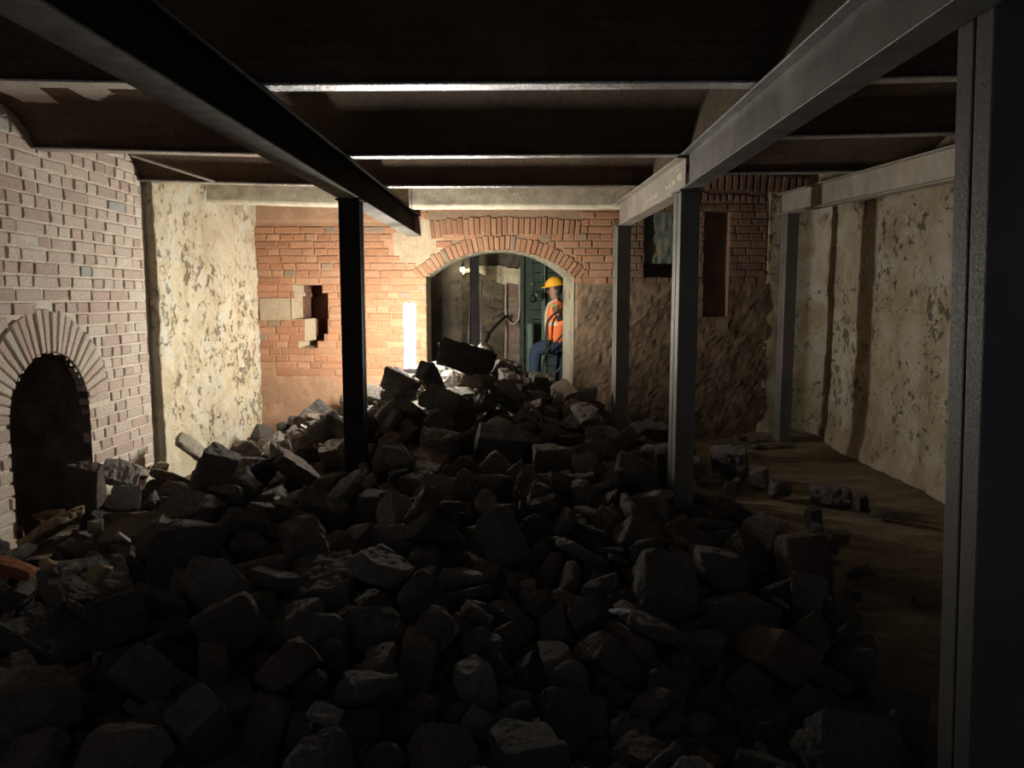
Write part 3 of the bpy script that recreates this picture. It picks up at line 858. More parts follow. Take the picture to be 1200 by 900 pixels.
# ================= small things in the main cellar =================
M_WOOD = simple('pale_batten', (.5, .45, .37), .85, 0, .2, 20)
bm = bmesh.new(); add_tube(bm, [(-3.30, 6.62, 2.985), (-2.78, 7.06, 2.832)], .015, 4)
tag(build('ceiling_batten', bm, M_WOOD), 'thin pale batten slanting under the left vault by the brick wall', 'batten')
bm = bmesh.new(); add_tube(bm, spline([(-1.05, 7.45, 2.82), (-1.055, 7.44, 2.72), (-1.05, 7.45, 2.62)], 4), .004, 5)
tag(build('hanging_wire', bm, simple('bare_wire', (.5, .48, .45), .4, .7), None), 'thin wire hanging from the ceiling right of the left beam', 'wire')

# ================= the worker =================
M_SKIN = simple('skin', (.30, .17, .115), .6, 0, .12, 20, .1)
M_VEST = simple('orange_workwear', (.80, .19, .05), .8, 0, .12, 18, .2)
M_BAND = simple('reflective_band', (.50, .42, .30), .45, 0, .1, 30)
M_JEANS = simple('blue_jeans', (.022, .036, .066), .9, 0, .35, 25)
M_HELMET = simple('yellow_helmet', (.85, .42, .03), .35, 0, .06, 10, .05)
M_DARK = simple('dark_cloth', (.02, .022, .028), .9, 0, .3, 20)
M_LIME = simple('lime_patch', (.25, .5, .12), .8, 0, .1)
M_BOOT = simple('brown_boot', (.05, .035, .025), .8, 0, .3)
WX, WY = .50, 10.95
worker = thing('person', (WX, WY, .42), 'worker in yellow helmet, orange jacket and blue jeans, holding a black hose behind the arch', 'person')

def skin_body():
    V = []; E = []; R = []
    def p(co, r, par=None):
        V.append(Vector(co)); R.append(r)
        if par is not None: E.append((par, len(V) - 1))
        return len(V) - 1
    pel = p((.52, 10.95, 1.15), .135)
    waist = p((.52, 10.95, 1.30), .125, pel); chest = p((.505, 10.95, 1.50), .145, waist); neck0 = p((.49, 10.95, 1.70), .085, chest)
    neck = p((.475, 10.95, 1.765), .058, neck0); jaw = p((.448, 10.95, 1.83), .072, neck); head = p((.452, 10.95, 1.91), .092, jaw); crown = p((.462, 10.95, 1.99), .075, head)
    # legs: rear leg straight, front leg stepping up on the rubble
    h1 = p((.55, 11.05, 1.10), .105, pel); k1 = p((.56, 11.06, .76), .068, h1); c1 = p((.575, 11.06, .62), .062, k1); a1 = p((.59, 11.06, .46), .042, c1); t1 = p((.49, 11.05, .415), .036, a1)
    h2 = p((.48, 10.85, 1.10), .105, pel); k2 = p((.20, 10.84, 1.07), .068, h2); c2 = p((.185, 10.84, .92), .06, k2); a2 = p((.17, 10.84, .70), .042, c2); t2 = p((.07, 10.84, .655), .036, a2)
    # arms
    def arm(sh, el, wr, palm, fdir, side):
        s = p(sh, .062, neck0 if False else chest); e = p(el, .045, s); f = p(Vector(el).lerp(Vector(wr), .35), .045, e); w = p(wr, .029, f)
        m = p(palm, .032, w)
        fd = Vector(fdir).normalized(); up = Vector(side).normalized(); n = fd.cross(up)
        base = Vector(palm)
        for k, L in enumerate((.040, .045, .042, .034)):
            o = base + up * (.026 - .0173 * k) + fd * .028
            b = p(o, .0095, m)
            q1 = p(o + fd * L * .7 + n * .006, .009, b); q2 = p(o + fd * L * .95 + n * .030, .0085, q1); p(o + fd * L * .5 + n * .046, .0075, q2)
        o = base + up * .036 - fd * .01
        b = p(o, .012, m); q = p(o + fd * .022 + up * .012 + n * .016, .010, b); p(o + fd * .036 + n * .038, .009, q)
    arm((.50, 10.78, 1.64), (.575, 10.74, 1.40), (.50, 10.66, 1.56), (.462, 10.645, 1.61), (-.3, .2, .8), (-.8, -.2, -.2))
    arm((.50, 11.12, 1.64), (.53, 11.22, 1.38), (.52, 11.20, 1.15), (.515, 11.19, 1.07), (-.1, 0, -1), (-1, 0, .1))
    me = bpy.data.meshes.new('body'); me.from_pydata([v - Vector((WX, WY, .42)) for v in V], E, [])
    o = bpy.data.objects.new('body', me); link(o, worker)
    sk = o.modifiers.new('Skin', 'SKIN'); sk.use_smooth_shade = True
    sv = me.skin_vertices[0].data
    for i, r in enumerate(R): sv[i].radius = (r, r); sv[i].use_root = (i == 0)
    sub = o.modifiers.new('Sub', 'SUBSURF'); sub.levels = 1; sub.render_levels = 1
    me.materials.append(M_SKIN)
    return o
body = skin_body()
# face: nose, brows and ears belong to the head
bm = bmesh.new()
add_loft(bm, [((.372, 10.95, 1.905), (.001, 0, 0), (0, .008, 0)), ((.352, 10.95, 1.872), (.012, 0, 0), (0, .014, 0)), ((.362, 10.95, 1.858), (.010, 0, 0), (0, .012, 0))], 8)
o = build('nose', bm, M_SKIN, worker, True)
for s in (-1, 1):
    bm = bmesh.new(); add_loft(bm, [((.475 + d, 10.95 + s * .088, 1.885), (.016 * k, 0, .004), (0, .004 * s, .028 * k)) for d, k in ((-.004, .7), (.0, 1), (.006, .8))], 8); build('ear', bm, M_SKIN, worker, True)
    bm = bmesh.new(); bmesh.ops.create_uvsphere(bm, u_segments=8, v_segments=6, radius=.011, matrix=Matrix.Translation((.372, 10.95 + s * .032, 1.915))); build('eye', bm, M_DARK, worker, True)
bm = bmesh.new(); add_loft(bm, [((.372, 10.95, 1.842), (.006, 0, 0), (0, .024, 0)), ((.374, 10.95, 1.834), (.005, 0, 0), (0, .022, 0))], 8); build('mouth', bm, simple('lips', (.28, .12, .09), .6), worker, True)
# hair at the back of the head under the helmet
bm = bmesh.new(); add_loft(bm, [((.495, 10.95, z), (.068 * k, 0, 0), (0, .092 * k, 0)) for z, k in ((1.82, .55), (1.86, .9), (1.92, 1.05), (1.98, 1.02))], 14); build('hair', bm, M_DARK, worker, True)
# helmet: shell, brim with a peak, ridge
bm = bmesh.new()
hc = Vector((.452, 10.95, 1.965)); tilt = Matrix.Rotation(math.radians(-9), 3, 'Y')
rings = []
for k in range(8):
    a = k / 7 * PI / 2 * .97
    c = hc + tilt @ Vector((0.004, 0, .125 * math.sin(a))); r = math.cos(a)
    rings.append((c, tilt @ Vector((.136 * r, 0, 0)), tilt @ Vector((0, .112 * r, 0))))
add_loft(bm, rings, 24)
helmet = build('helmet', bm, M_HELMET, worker, True)
bm = bmesh.new(); add_loft(bm, [(hc + tilt @ Vector((-.022, 0, z)), tilt @ Vector((rx, 0, 0)), tilt @ Vector((0, ry, 0))) for z, rx, ry in ((-.012, .165, .122), (-.006, .168, .125), (.004, .15, .118))], 24); build('helmet_brim', bm, M_HELMET, helmet, True)
# jacket: body, two sleeves, collar, bands
def ring(c, rx, ry): return (c, (rx, 0, 0), (0, ry, 0))
bm = bmesh.new()
add_loft(bm, [ring((.505, 10.95, 1.17), .135, .195), ring((.50, 10.95, 1.24), .148, .205), ring((.495, 10.95, 1.36), .150, .205), ring((.49, 10.95, 1.5), .155, .215), ring((.495, 10.95, 1.62), .148, .225), ring((.497, 10.95, 1.70), .118, .20), ring((.49, 10.95, 1.745), .075, .10), ring((.482, 10.95, 1.775), .066, .08)], 22)
for v in bm.verts:
    v.co += Vector((fbm(v.co.x, v.co.y, v.co.z, 9), fbm(v.co.y, v.co.x, v.co.z, 9), 0)) * .012
jacket = build('jacket', bm, M_VEST, worker, True)
bm = bmesh.new(); add_loft(bm, [ring((.4925, 10.95, z), .160, .221) for z in (1.405, 1.41, 1.455, 1.46)], 22); build('reflective_band', bm, M_BAND, jacket)
for s in (-1, 1):
    bm = bmesh.new(); add_tube(bm, spline([(.352, 10.95 + s * .11, 1.20), (.340, 10.95 + s * .11, 1.38), (.337, 10.95 + s * .11, 1.5), (.352, 10.95 + s * .11, 1.62), (.40, 10.95 + s * .11, 1.72), (.49, 10.95 + s * .11, 1.765)], 5), .02, 6); build('reflective_stripe', bm, M_BAND, jacket)
def sleeve(name, pts, rr, mat, par):
    bm = bmesh.new(); add_tube(bm, pts, rr, 12); return build(name, bm, mat, par, True)
sleeve('sleeve', [(.50, 10.80, 1.67), (.53, 10.765, 1.56), (.575, 10.74, 1.41), (.56, 10.71, 1.43), (.53, 10.685, 1.49)], [.085, .078, .068, .064, .058], M_VEST, jacket)
sleeve('sleeve', [(.50, 11.10, 1.67), (.50, 11.15, 1.54), (.53, 11.22, 1.38), (.527, 11.215, 1.30), (.522, 11.205, 1.20)], [.085, .078, .066, .062, .054], M_VEST, jacket)
sleeve('cuff', [(.535, 10.69, 1.48), (.498, 10.66, 1.56)], [.055, .042], M_DARK, jacket)
bm = bmesh.new(); add_box(bm, (.40, 10.725, 1.655), (.50, 10.745, 1.70), .006); build('shoulder_patch', bm, M_LIME, jacket)
# trousers
bm = bmesh.new()
add_loft(bm, [ring((.525, 10.95, 1.04), .12, .18), ring((.52, 10.95, 1.14), .14, .195), ring((.515, 10.95, 1.26), .135, .185)], 18)
trousers = build('trousers', bm, M_JEANS, worker, True)
sleeve('trouser_leg', spline([(.545, 11.04, 1.12), (.555, 11.06, .95), (.55, 11.06, .76), (.575, 11.06, .6), (.59, 11.06, .47)], 4), [.115 - .0022 * k for k in range(17)], M_JEANS, trousers)
sleeve('trouser_leg', spline([(.50, 10.86, 1.10), (.36, 10.85, 1.10), (.215, 10.84, 1.06), (.18, 10.84, .93), (.172, 10.84, .72)], 4), [.115 - .0024 * k for k in range(17)], M_JEANS, trousers)
for x, y, z in ((.585, 11.06, .415), (.165, 10.84, .655)):
    bm = bmesh.new(); add_loft(bm, [((x + .05, y, z + .10), (.055, 0, 0), (0, .055, 0)), ((x + .04, y, z + .03), (.06, 0, 0), (0, .058, 0)), ((x - .02, y, z - .005), (.105, 0, 0), (0, .055, 0)), ((x - .03, y, z - .04), (.125, 0, 0), (0, .055, 0)), ((x - .03, y, z - .055), (.125, 0, 0), (0, .055, 0))], 16)
    build('boot', bm, M_BOOT, worker, True)
# hoses and tools round him
bm = bmesh.new(); add_tube(bm, spline([(.62, 10.63, 1.68), (.50, 10.62, 1.615), (.40, 10.62, 1.53), (.345, 10.63, 1.43), (.335, 10.66, 1.25), (.34, 10.7, .9), (.345, 10.72, .62)], 8), .0175, 9)
tag(build('air_hose', bm, M_BLACK, None, True), 'black hose held at chest height by the worker and hanging down before him', 'hose')
bm = bmesh.new(); add_tube(bm, spline([(.66, 10.62, 1.40), (.54, 10.6, 1.27), (.44, 10.6, 1.15), (.36, 10.62, 1.08), (.30, 10.66, .9), (.27, 10.7, .62)], 8), .014, 8)
tag(build('air_hose', bm, M_BLACK, None, True), 'thin black hose slanting across the thigh of the worker', 'hose')
bm = bmesh.new(); add_tube(bm, [(.66, 10.5, .98), (.38, 10.45, .70)], .009, 6)
tag(build('steel_rod', bm, M_ROD), 'thin grey bar slanting low at the right foot of the arch', 'rod')

# ================= the rubble =================
def rock_mesh(k, fine=True):
    kind, pts = rock_points(k)
    bm = bmesh.new()
    for q in pts: bm.verts.new(q)
    r = bmesh.ops.convex_hull(bm, input=bm.verts)
    bmesh.ops.delete(bm, geom=list({*r['geom_interior'], *r['geom_unused']} & set(bm.verts)), context='VERTS')
    bmesh.ops.dissolve_limit(bm, angle_limit=math.radians(7), verts=bm.verts, edges=bm.edges)
    bmesh.ops.bevel(bm, geom=bm.edges[:], offset=.022, segments=1, affect='EDGES', clamp_overlap=True)
    bmesh.ops.triangulate(bm, faces=bm.faces)
    for lim in ((.26, .17, .10, .07) if fine else (.26, .17)):
        es = [e for e in bm.edges if e.calc_length() > lim]
        if es: bmesh.ops.subdivide_edges(bm, edges=es, cuts=1, use_grid_fill=False); bmesh.ops.triangulate(bm, faces=bm.faces)
    bm.normal_update()
    off = Vector((k * 3.1, k * 1.7, k * .9))
    for v in bm.verts:
        n = mnoise.noise(v.co * 4 + off) * .5 + mnoise.noise(v.co * 9 + off) * .38 + (mnoise.noise(v.co * 19 + off) * .24 if fine else 0)
        v.co -= v.normal * (.004 + .062 * max(0, n + .15))
    me = bpy.data.meshes.new('stone'); bmesh.ops.recalc_face_normals(bm, faces=bm.faces); bm.to_mesh(me); bm.free()
    return me
ROCKS = [rock_mesh(k) for k in range(NSHAPE)]
ROCKS_SMALL = [rock_mesh(k, False) for k in range(NSHAPE)]

def stone_material(name, attr):
    M = NT(name)
    if attr: a = M.n('ShaderNodeAttribute', attribute_name='tint').outputs['Color']
    else: a = M.n('ShaderNodeObjectInfo').outputs['Color']
    v = M.coord(); n1 = M.noise(v, 3.2, 6, .65, .3); n2 = M.noise(v, 15, 7, .74)
    c = M.mix(M.ramp(n1, [(.42, 0), (.68, .6)]), a, M.mix(1, a, (.55, .5, .47), 'MULTIPLY'))
    c = M.mix(.6, c, M.ramp(n2, [(.3, .5), (.62, 1.2)]), 'MULTIPLY')
    M.bump(M.math('ADD', n2, M.math('MULTIPLY', n1, .8)), 1.0, .07)
    return M.set(c, .95, 0, .2)
M_ROCK = stone_material('rubble_stone', False)
M_ROCKFILL = stone_material('rubble_stone_rest', True)
for me in ROCKS: me.materials.append(M_ROCK)
TINTS = {'g': (0.189, 0.171, 0.153), 'b': (0.197, 0.163, 0.136), 'r': (0.22, 0.158, 0.127), 'd': (0.127, 0.116, 0.107), 'p': (0.329, 0.294, 0.252), 't': (0.277, 0.224, 0.167)}

# one line per stone: shape, size, place (mm), turn, colour | label | group
GROUPS = ['rubble along the left brick wall', 'rubble at the bottom of the slope', 'rubble beside the thick foreground column', 'rubble by the edge of the dirt floor', 'rubble by the pale plaster wall', 'rubble in front of the niche', 'rubble in the foreground left of centre', 'rubble in the foreground right of centre', 'rubble in the left foreground', 'rubble on the crest before the arch', 'rubble on the crest by the lamp', 'rubble on the near side of the left column', 'rubble on the slope between the columns', 'rubble round the column where two beams meet', 'rubble round the dark left column', 'rubble round the slim column']
STONES = """
13,380,-1785,2588,328,28,190,-460,26,b|largest block of broken stone in the dark left foreground|8
32,373,1104,2398,250,316,134,191,-308,d|largest wedge of broken stone in the foreground beside the thick column|2
36,380,-2161,3335,227,484,8,120,-28,d|big dark grey slab in the dark left foreground|8
55,380,707,3636,388,336,42,104,-354,g|largest block of broken stone by the edge of the open dirt floor|3
26,520,-2274,3857,276,98,-196,-449,0,g|largest slab of broken stone in front of the arched niche|5
17,363,-1315,2386,267,46,489,-88,32,b|big brown lump in the dark left foreground|8
0,278,-1135,2529,293,210,-263,13,370,g|largest block of broken stone in the dark foreground left of centre|6
14,352,1091,3175,252,179,354,-302,-43,r|big reddish block in the foreground beside the thick column|2
83,536,-1789,3916,348,246,-217,312,212,d|largest block of broken stone on the near side of the left column|11
0,380,21,2366,250,301,267,-234,-183,d|largest block of broken stone in the dark foreground right of centre|7
20,307,-1258,3183,365,26,-148,369,302,b|mid-sized brown block in the dark foreground left of centre, right one of two|6
8,292,-1773,3234,375,380,314,-3,78,d|mid-sized dark grey slab in the dark left foreground, left one of two|8
61,494,-1027,3784,357,342,18,-41,362,g|big grey-brown slab on the near side of the left column, right one of two|11
57,278,-933,2591,244,156,-160,-228,385,b|mid-sized brown slab in the dark foreground left of centre|6
40,266,-1466,2847,316,164,-45,-454,-121,g|mid-sized grey-brown slab in the dark left foreground, left one of two|8
62,242,-280,2491,210,110,-118,119,-458,t|mid-sized tan block in the dark foreground left of centre, right one of two|6
52,528,1066,3649,212,35,-70,464,-168,g|big grey-brown lump by the edge of the open dirt floor, right one of two|3
21,520,1610,4269,225,290,-178,-324,-170,r|big reddish block by the edge of the open dirt floor|3
45,484,-1455,3516,380,200,410,-34,-204,g|big grey-brown lump in the dark left foreground|8
18,284,160,2682,222,268,-213,360,-61,d|mid-sized dark grey wedge in the dark foreground right of centre|7
69,360,-120,4247,423,255,92,-310,284,g|largest block of broken stone at the bottom of the middle slope|1
6,290,355,3131,248,98,-150,-142,-444,b|mid-sized brown block in the dark foreground right of centre, rightmost of three|7
6,301,-914,2850,346,196,248,386,36,r|mid-sized reddish block in the dark foreground left of centre, left one of two|6
37,314,-597,2803,265,148,436,-190,50,g|big grey-brown lump in the dark foreground left of centre, right one of two|6
76,273,-668,3294,294,79,109,-475,-80,g|mid-sized grey-brown block in the dark foreground left of centre, right one of two|6
14,294,-432,3132,232,367,10,-338,-30,t|mid-sized tan block in the dark foreground left of centre, left one of two|6
20,223,-1604,2345,271,342,8,-162,326,b|mid-sized brown block in the dark left foreground, right one of two|8
34,273,-648,2256,298,247,-168,282,-286,g|mid-sized grey-brown block in the dark foreground left of centre, left one of two|6
50,380,-711,3812,416,66,-406,-266,102,p|big pale slab on the near side of the left column|11
48,232,-186,2935,224,110,365,130,-296,p|mid-sized pale block in the dark foreground right of centre, left one of two|7
16,380,1014,3952,377,58,257,408,116,g|big grey-brown lump by the edge of the open dirt floor, left one of two|3
51,448,-1201,4139,404,332,-44,346,134,b|big brown lump on the near side of the left column, leftmost of three|11
83,317,1577,3481,103,408,-78,-16,278,g|big grey-brown block in the foreground beside the thick column|2
13,449,-2357,5286,251,122,-480,65,20,g|largest block of broken stone along the foot of the left brick wall|0
42,329,-452,3453,340,327,222,299,-68,d|big dark grey block in the dark foreground left of centre|6
49,438,-2331,5653,479,246,-22,433,42,g|largest block of broken stone around the foot of the dark left column|14
39,347,-478,4271,423,442,-164,102,134,d|big dark grey wedge at the bottom of the middle slope|1
35,465,-186,6352,565,46,64,-488,-80,g|largest block of broken stone on the slope between the two columns|12
52,337,-860,3150,330,116,-100,32,-475,g|big grey-brown lump in the dark foreground left of centre, left one of two|6
23,221,938,3048,174,222,-400,-162,-122,r|mid-sized reddish lump in the foreground beside the thick column|2
54,265,1544,3000,84,440,232,-13,-58,b|mid-sized brown slab in the foreground beside the thick column|2
77,382,-1320,4974,374,14,-74,-254,-424,b|big brown block on the near side of the left column|11
64,378,577,3316,328,386,-100,48,-298,b|big brown slab in the dark foreground right of centre|7
19,442,-2498,4805,268,494,53,-44,33,b|big brown slab in front of the arched niche, right one of two|5
8,204,395,2447,263,26,228,-444,-15,b|mid-sized brown slab in the dark foreground right of centre|7
48,228,802,3304,225,108,-22,-46,486,g|mid-sized grey-brown block in the foreground beside the thick column|2
35,255,-645,2628,189,348,-344,-80,62,d|mid-sized dark grey block in the dark foreground left of centre|6
40,380,-1099,3412,285,478,56,-101,-94,p|big pale slab in the dark foreground left of centre|6
39,245,1456,3809,268,276,-165,366,114,p|mid-sized pale wedge by the edge of the open dirt floor|3
20,380,-1617,3102,202,25,463,186,-10,d|big dark grey block in the dark left foreground|8
26,320,-1166,2805,206,452,0,-10,-214,g|big grey-brown slab in the dark foreground left of centre|6
48,201,-1244,2942,317,303,296,-168,-206,b|mid-sized brown block in the dark foreground left of centre, left one of two|6
49,271,190,3413,227,123,344,-275,-204,d|mid-sized dark grey block in the dark foreground right of centre, right one of two|7
20,343,826,5514,513,420,-176,132,-159,d|largest block of broken stone around the column where two beams meet|13
75,406,-1696,4413,365,208,150,400,-154,g|big grey-brown slab on the near side of the left column, left one of two|11
55,417,2052,7507,170,72,-104,-388,290,g|largest block of broken stone around the slim column near the back wall|15
34,395,1519,4628,311,211,-225,-301,254,b|big brown block by the edge of the open dirt floor, right one of two|3
70,324,1336,4478,236,244,302,-48,-312,b|big brown block by the edge of the open dirt floor, left one of two|3
44,380,483,3329,199,192,188,-421,22,r|big reddish lump in the dark foreground right of centre|7
67,305,1581,3776,135,154,236,356,-211,b|mid-sized brown wedge by the edge of the open dirt floor, right one of two|3
32,218,588,2953,191,118,-302,364,112,g|mid-sized grey-brown wedge in the dark foreground right of centre, right one of two|7
18,499,-1842,6112,397,202,124,-440,15,r|big reddish wedge around the foot of the dark left column|14
14,218,307,3403,336,258,0,-193,-382,b|mid-sized brown block in the dark foreground right of centre, middle of three|7
63,298,691,4389,379,71,98,-444,196,b|mid-sized brown block by the edge of the open dirt floor, left one of two|3
25,217,504,2808,238,438,-82,-66,218,g|mid-sized grey-brown wedge in the dark foreground right of centre, left one of two|7
53,380,1369,3580,151,210,383,217,110,b|big brown wedge in the foreground beside the thick column|2
75,380,-2670,3898,199,333,160,-140,-306,b|big brown slab in front of the arched niche, left one of two|5
15,192,-439,2714,192,483,49,-98,-68,d|mid-sized dark grey slab in the dark foreground left of centre|6
82,284,-1653,3391,385,36,-76,-192,-454,g|mid-sized grey-brown slab in the dark left foreground, right one of two|8
49,434,269,6361,398,367,-338,38,-2,b|big brown block on the slope between the two columns|12
69,429,-738,7112,828,41,486,-38,-105,g|big grey-brown block on the slope between the two columns, right one of two|12
55,510,437,4715,280,162,67,26,468,d|big dark grey block at the bottom of the middle slope|1
68,291,-33,3494,254,460,-38,96,-166,g|mid-sized grey-brown slab in the dark foreground right of centre, left one of two|7
2,185,1463,2784,163,342,314,-77,-171,g|small grey-brown lump in the foreground beside the thick column|2
35,273,-1564,4315,315,291,-126,-196,-333,g|mid-sized grey-brown block on the near side of the left column|11
80,254,41,3067,207,376,-278,67,165,d|mid-sized dark grey lump in the dark foreground right of centre|7
17,167,-469,2440,217,44,172,-418,-210,g|small grey-brown lump in the dark foreground left of centre, middle of three|6
58,209,-373,3126,391,386,210,-176,161,b|mid-sized brown lump in the dark foreground left of centre|6
62,393,-1161,7199,976,76,124,33,478,g|largest block of broken stone on the crest by the lamp|10
40,260,-1180,3560,437,128,29,56,479,g|mid-sized grey-brown slab in the dark foreground left of centre|6
30,536,-654,6386,560,111,33,71,482,b|big brown lump on the slope between the two columns|12
69,329,-829,4892,347,308,24,-258,296,p|big pale block on the near side of the left column|11
18,264,1300,3176,124,439,-190,124,-74,b|mid-sized brown wedge in the foreground beside the thick column|2
32,263,-307,3882,318,71,486,-84,32,p|mid-sized pale wedge at the bottom of the middle slope|1
31,229,1154,2906,149,436,52,156,183,g|mid-sized grey-brown lump in the foreground beside the thick column|2
25,218,-589,3011,290,1,363,327,106,t|mid-sized tan wedge in the dark foreground left of centre|6
73,193,183,2843,323,204,-168,-113,-409,b|mid-sized brown lump in the dark foreground right of centre, leftmost of three|7
31,274,-762,4357,363,21,-74,-316,-380,g|mid-sized grey-brown lump on the near side of the left column|11
28,147,891,2731,169,66,484,-76,78,d|small dark grey block in the foreground beside the thick column|2
67,172,275,2735,205,332,95,-178,315,t|small tan wedge in the dark foreground right of centre|7
56,389,2703,6599,79,4,-136,-481,9,g|big grey-brown block around the column where two beams meet|13
23,430,84,5201,452,352,206,-16,288,g|big grey-brown lump on the slope between the two columns, middle of three|12
37,311,1398,3970,169,322,-270,116,244,d|big dark grey lump by the edge of the open dirt floor, right one of two|3
1,315,-1388,2602,198,412,65,-80,264,g|big grey-brown slab in the dark left foreground|8
81,459,-188,5317,324,112,-322,150,334,g|big grey-brown wedge on the slope between the two columns|12
31,431,-1861,7019,569,84,74,477,100,g|big grey-brown lump around the foot of the dark left column|14
64,380,319,4192,356,256,66,146,398,g|big grey-brown slab at the bottom of the middle slope, rightmost of three|1
53,261,810,2390,219,115,-152,-37,-461,d|mid-sized dark grey wedge in the foreground beside the thick column|2
32,257,148,3030,241,4,378,7,-327,p|mid-sized pale wedge in the dark foreground right of centre|7
49,125,-167,2745,181,42,-162,-470,-38,p|small pale block in the dark foreground right of centre|7
28,161,553,2741,163,355,-290,-145,138,b|small brown block in the dark foreground right of centre, right one of two|7
76,128,-780,3040,313,215,226,-306,243,g|small grey-brown block in the dark foreground left of centre, rightmost of three|6
32,381,-1197,5192,447,64,-439,38,-228,g|big grey-brown wedge around the foot of the dark left column|14
6,301,-634,4769,440,436,66,-220,-87,r|mid-sized reddish block on the near side of the left column, right one of two|11
26,439,-784,6042,445,390,44,-52,305,r|big reddish slab on the slope between the two columns|12
32,165,-816,2840,288,308,-148,-90,354,d|small dark grey wedge in the dark foreground left of centre|6
76,136,-790,2557,260,324,228,-177,-248,g|small grey-brown block in the dark foreground left of centre, middle of three|6
72,224,711,3120,194,464,-125,106,-86,b|mid-sized brown lump in the dark foreground right of centre, rightmost of three|7
12,324,-1603,3434,219,434,-208,-2,-135,b|big brown slab in the dark left foreground|8
51,306,127,4548,359,102,274,-152,376,d|mid-sized dark grey lump at the bottom of the middle slope, left one of two|1
2,278,389,3760,294,464,-152,-100,42,g|mid-sized grey-brown lump at the bottom of the middle slope, right one of two|1
40,137,-698,2580,307,75,-28,-493,-18,p|small pale slab in the dark foreground left of centre|6
48,498,-518,5357,331,112,-462,-138,74,t|big tan block on the slope between the two columns, left one of two|12
0,351,-1009,5158,362,354,-30,0,-352,g|big grey-brown block around the foot of the dark left column|14
83,299,-962,5835,538,436,76,96,-212,g|mid-sized grey-brown block around the foot of the dark left column, right one of two|14
5,150,686,2829,136,468,10,6,178,t|small tan slab in the dark foreground right of centre|7
48,310,-540,4148,256,243,-256,-183,-303,g|mid-sized grey-brown block at the bottom of the middle slope, leftmost of three|1
20,284,881,5173,338,160,-244,-204,-351,p|mid-sized pale block around the column where two beams meet|13
54,536,817,4828,315,345,-112,150,-310,b|big brown slab by the edge of the open dirt floor|3
14,454,1348,8016,348,493,46,30,64,d|big dark grey block around the slim column near the back wall|15
8,154,755,2644,145,344,50,-54,-356,d|small dark grey slab in the foreground beside the thick column|2
46,293,-2165,5472,347,18,-12,-440,238,g|mid-sized grey-brown wedge around the foot of the dark left column|14
14,161,395,2606,224,6,5,-154,476,g|small grey-brown block in the dark foreground right of centre, rightmost of three|7
47,380,-303,3755,273,298,-10,-112,-386,g|big grey-brown slab at the bottom of the middle slope, leftmost of three|1
6,196,-26,2734,180,356,-296,-148,120,d|mid-sized dark grey block in the dark foreground right of centre, left one of two|7
10,322,1205,2733,158,34,-10,-245,434,d|big dark grey lump in the foreground beside the thick column|2
18,139,-199,3129,331,180,38,450,118,g|small grey-brown wedge in the dark foreground right of centre|7
70,210,172,4166,267,202,378,83,244,t|mid-sized tan block at the bottom of the middle slope|1
21,339,659,6481,480,306,-347,92,-166,b|big brown block around the column where two beams meet, right one of two|13
9,338,421,5098,402,328,0,326,-190,g|big grey-brown lump on the slope between the two columns, rightmost of three|12
63,187,-82,3314,253,96,-122,66,470,b|small brown block in the dark foreground right of centre, left one of two|7
34,350,518,6110,433,186,-355,-218,206,p|big pale block on the slope between the two columns|12
34,437,-2069,4462,312,454,208,-3,20,b|big brown block in front of the arched niche|5
67,142,-93,3025,261,223,-396,194,76,d|small dark grey wedge in the dark foreground right of centre|7
41,397,-1622,6691,411,20,56,44,-494,t|big tan block around the foot of the dark left column|14
23,121,273,2605,149,242,-267,-320,-133,p|small pale lump in the dark foreground right of centre|7
79,341,-378,5136,412,234,-348,186,198,d|big dark grey lump on the slope between the two columns|12
81,357,622,7495,656,260,133,-77,398,b|big brown wedge around the slim column near the back wall|15
5,248,251,3923,301,214,-264,326,-169,b|mid-sized brown slab at the bottom of the middle slope|1
69,352,-201,5816,487,360,102,-174,-283,t|big tan block on the slope between the two columns, right one of two|12
73,152,759,2967,168,444,-5,-98,-209,r|small reddish lump in the foreground beside the thick column, left one of two|2
6,238,-162,3205,230,135,72,336,337,b|mid-sized brown block in the dark foreground right of centre, leftmost of three|7
54,249,442,2318,264,420,-208,-170,35,g|mid-sized grey-brown slab in the dark foreground right of centre, right one of two|7
31,266,290,5270,486,158,36,-439,-176,b|mid-sized brown lump on the slope between the two columns|12
67,142,788,2773,175,25,372,-61,327,d|small dark grey wedge in the foreground beside the thick column|2
20,293,538,3624,236,465,38,126,-128,b|mid-sized brown block at the bottom of the middle slope, rightmost of three|1
54,258,-2844,4728,173,476,-30,148,16,g|mid-sized grey-brown slab in front of the arched niche|5
66,399,-874,7369,1031,254,-158,-203,-346,d|big dark grey lump on the crest by the lamp|10
6,336,-429,7635,963,159,44,12,472,t|largest block of broken stone on the crest before the arch|9
38,237,-396,2786,188,66,-332,362,65,r|mid-sized reddish lump in the dark foreground left of centre|6
16,322,-1369,3829,359,34,36,208,-452,t|big tan lump on the near side of the left column|11
78,262,-209,3976,282,122,-390,-174,-229,t|mid-sized tan slab at the bottom of the middle slope|1
58,380,-769,3648,184,396,88,-280,84,b|big brown lump on the near side of the left column, rightmost of three|11
42,203,520,4554,449,248,-349,225,-127,r|mid-sized reddish block at the bottom of the middle slope|1
72,282,960,4664,333,88,-48,430,234,b|mid-sized brown lump by the edge of the open dirt floor|3
30,400,-758,5601,401,430,0,-8,255,g|big grey-brown lump on the slope between the two columns, leftmost of three|12
65,168,-1607,2821,161,200,362,-62,274,g|small grey-brown lump in the dark left foreground, left one of two|8
48,186,136,4718,488,490,48,-88,21,g|small grey-brown block at the bottom of the middle slope|1
56,157,-207,3398,334,40,475,28,-148,t|small tan block in the dark foreground left of centre|6
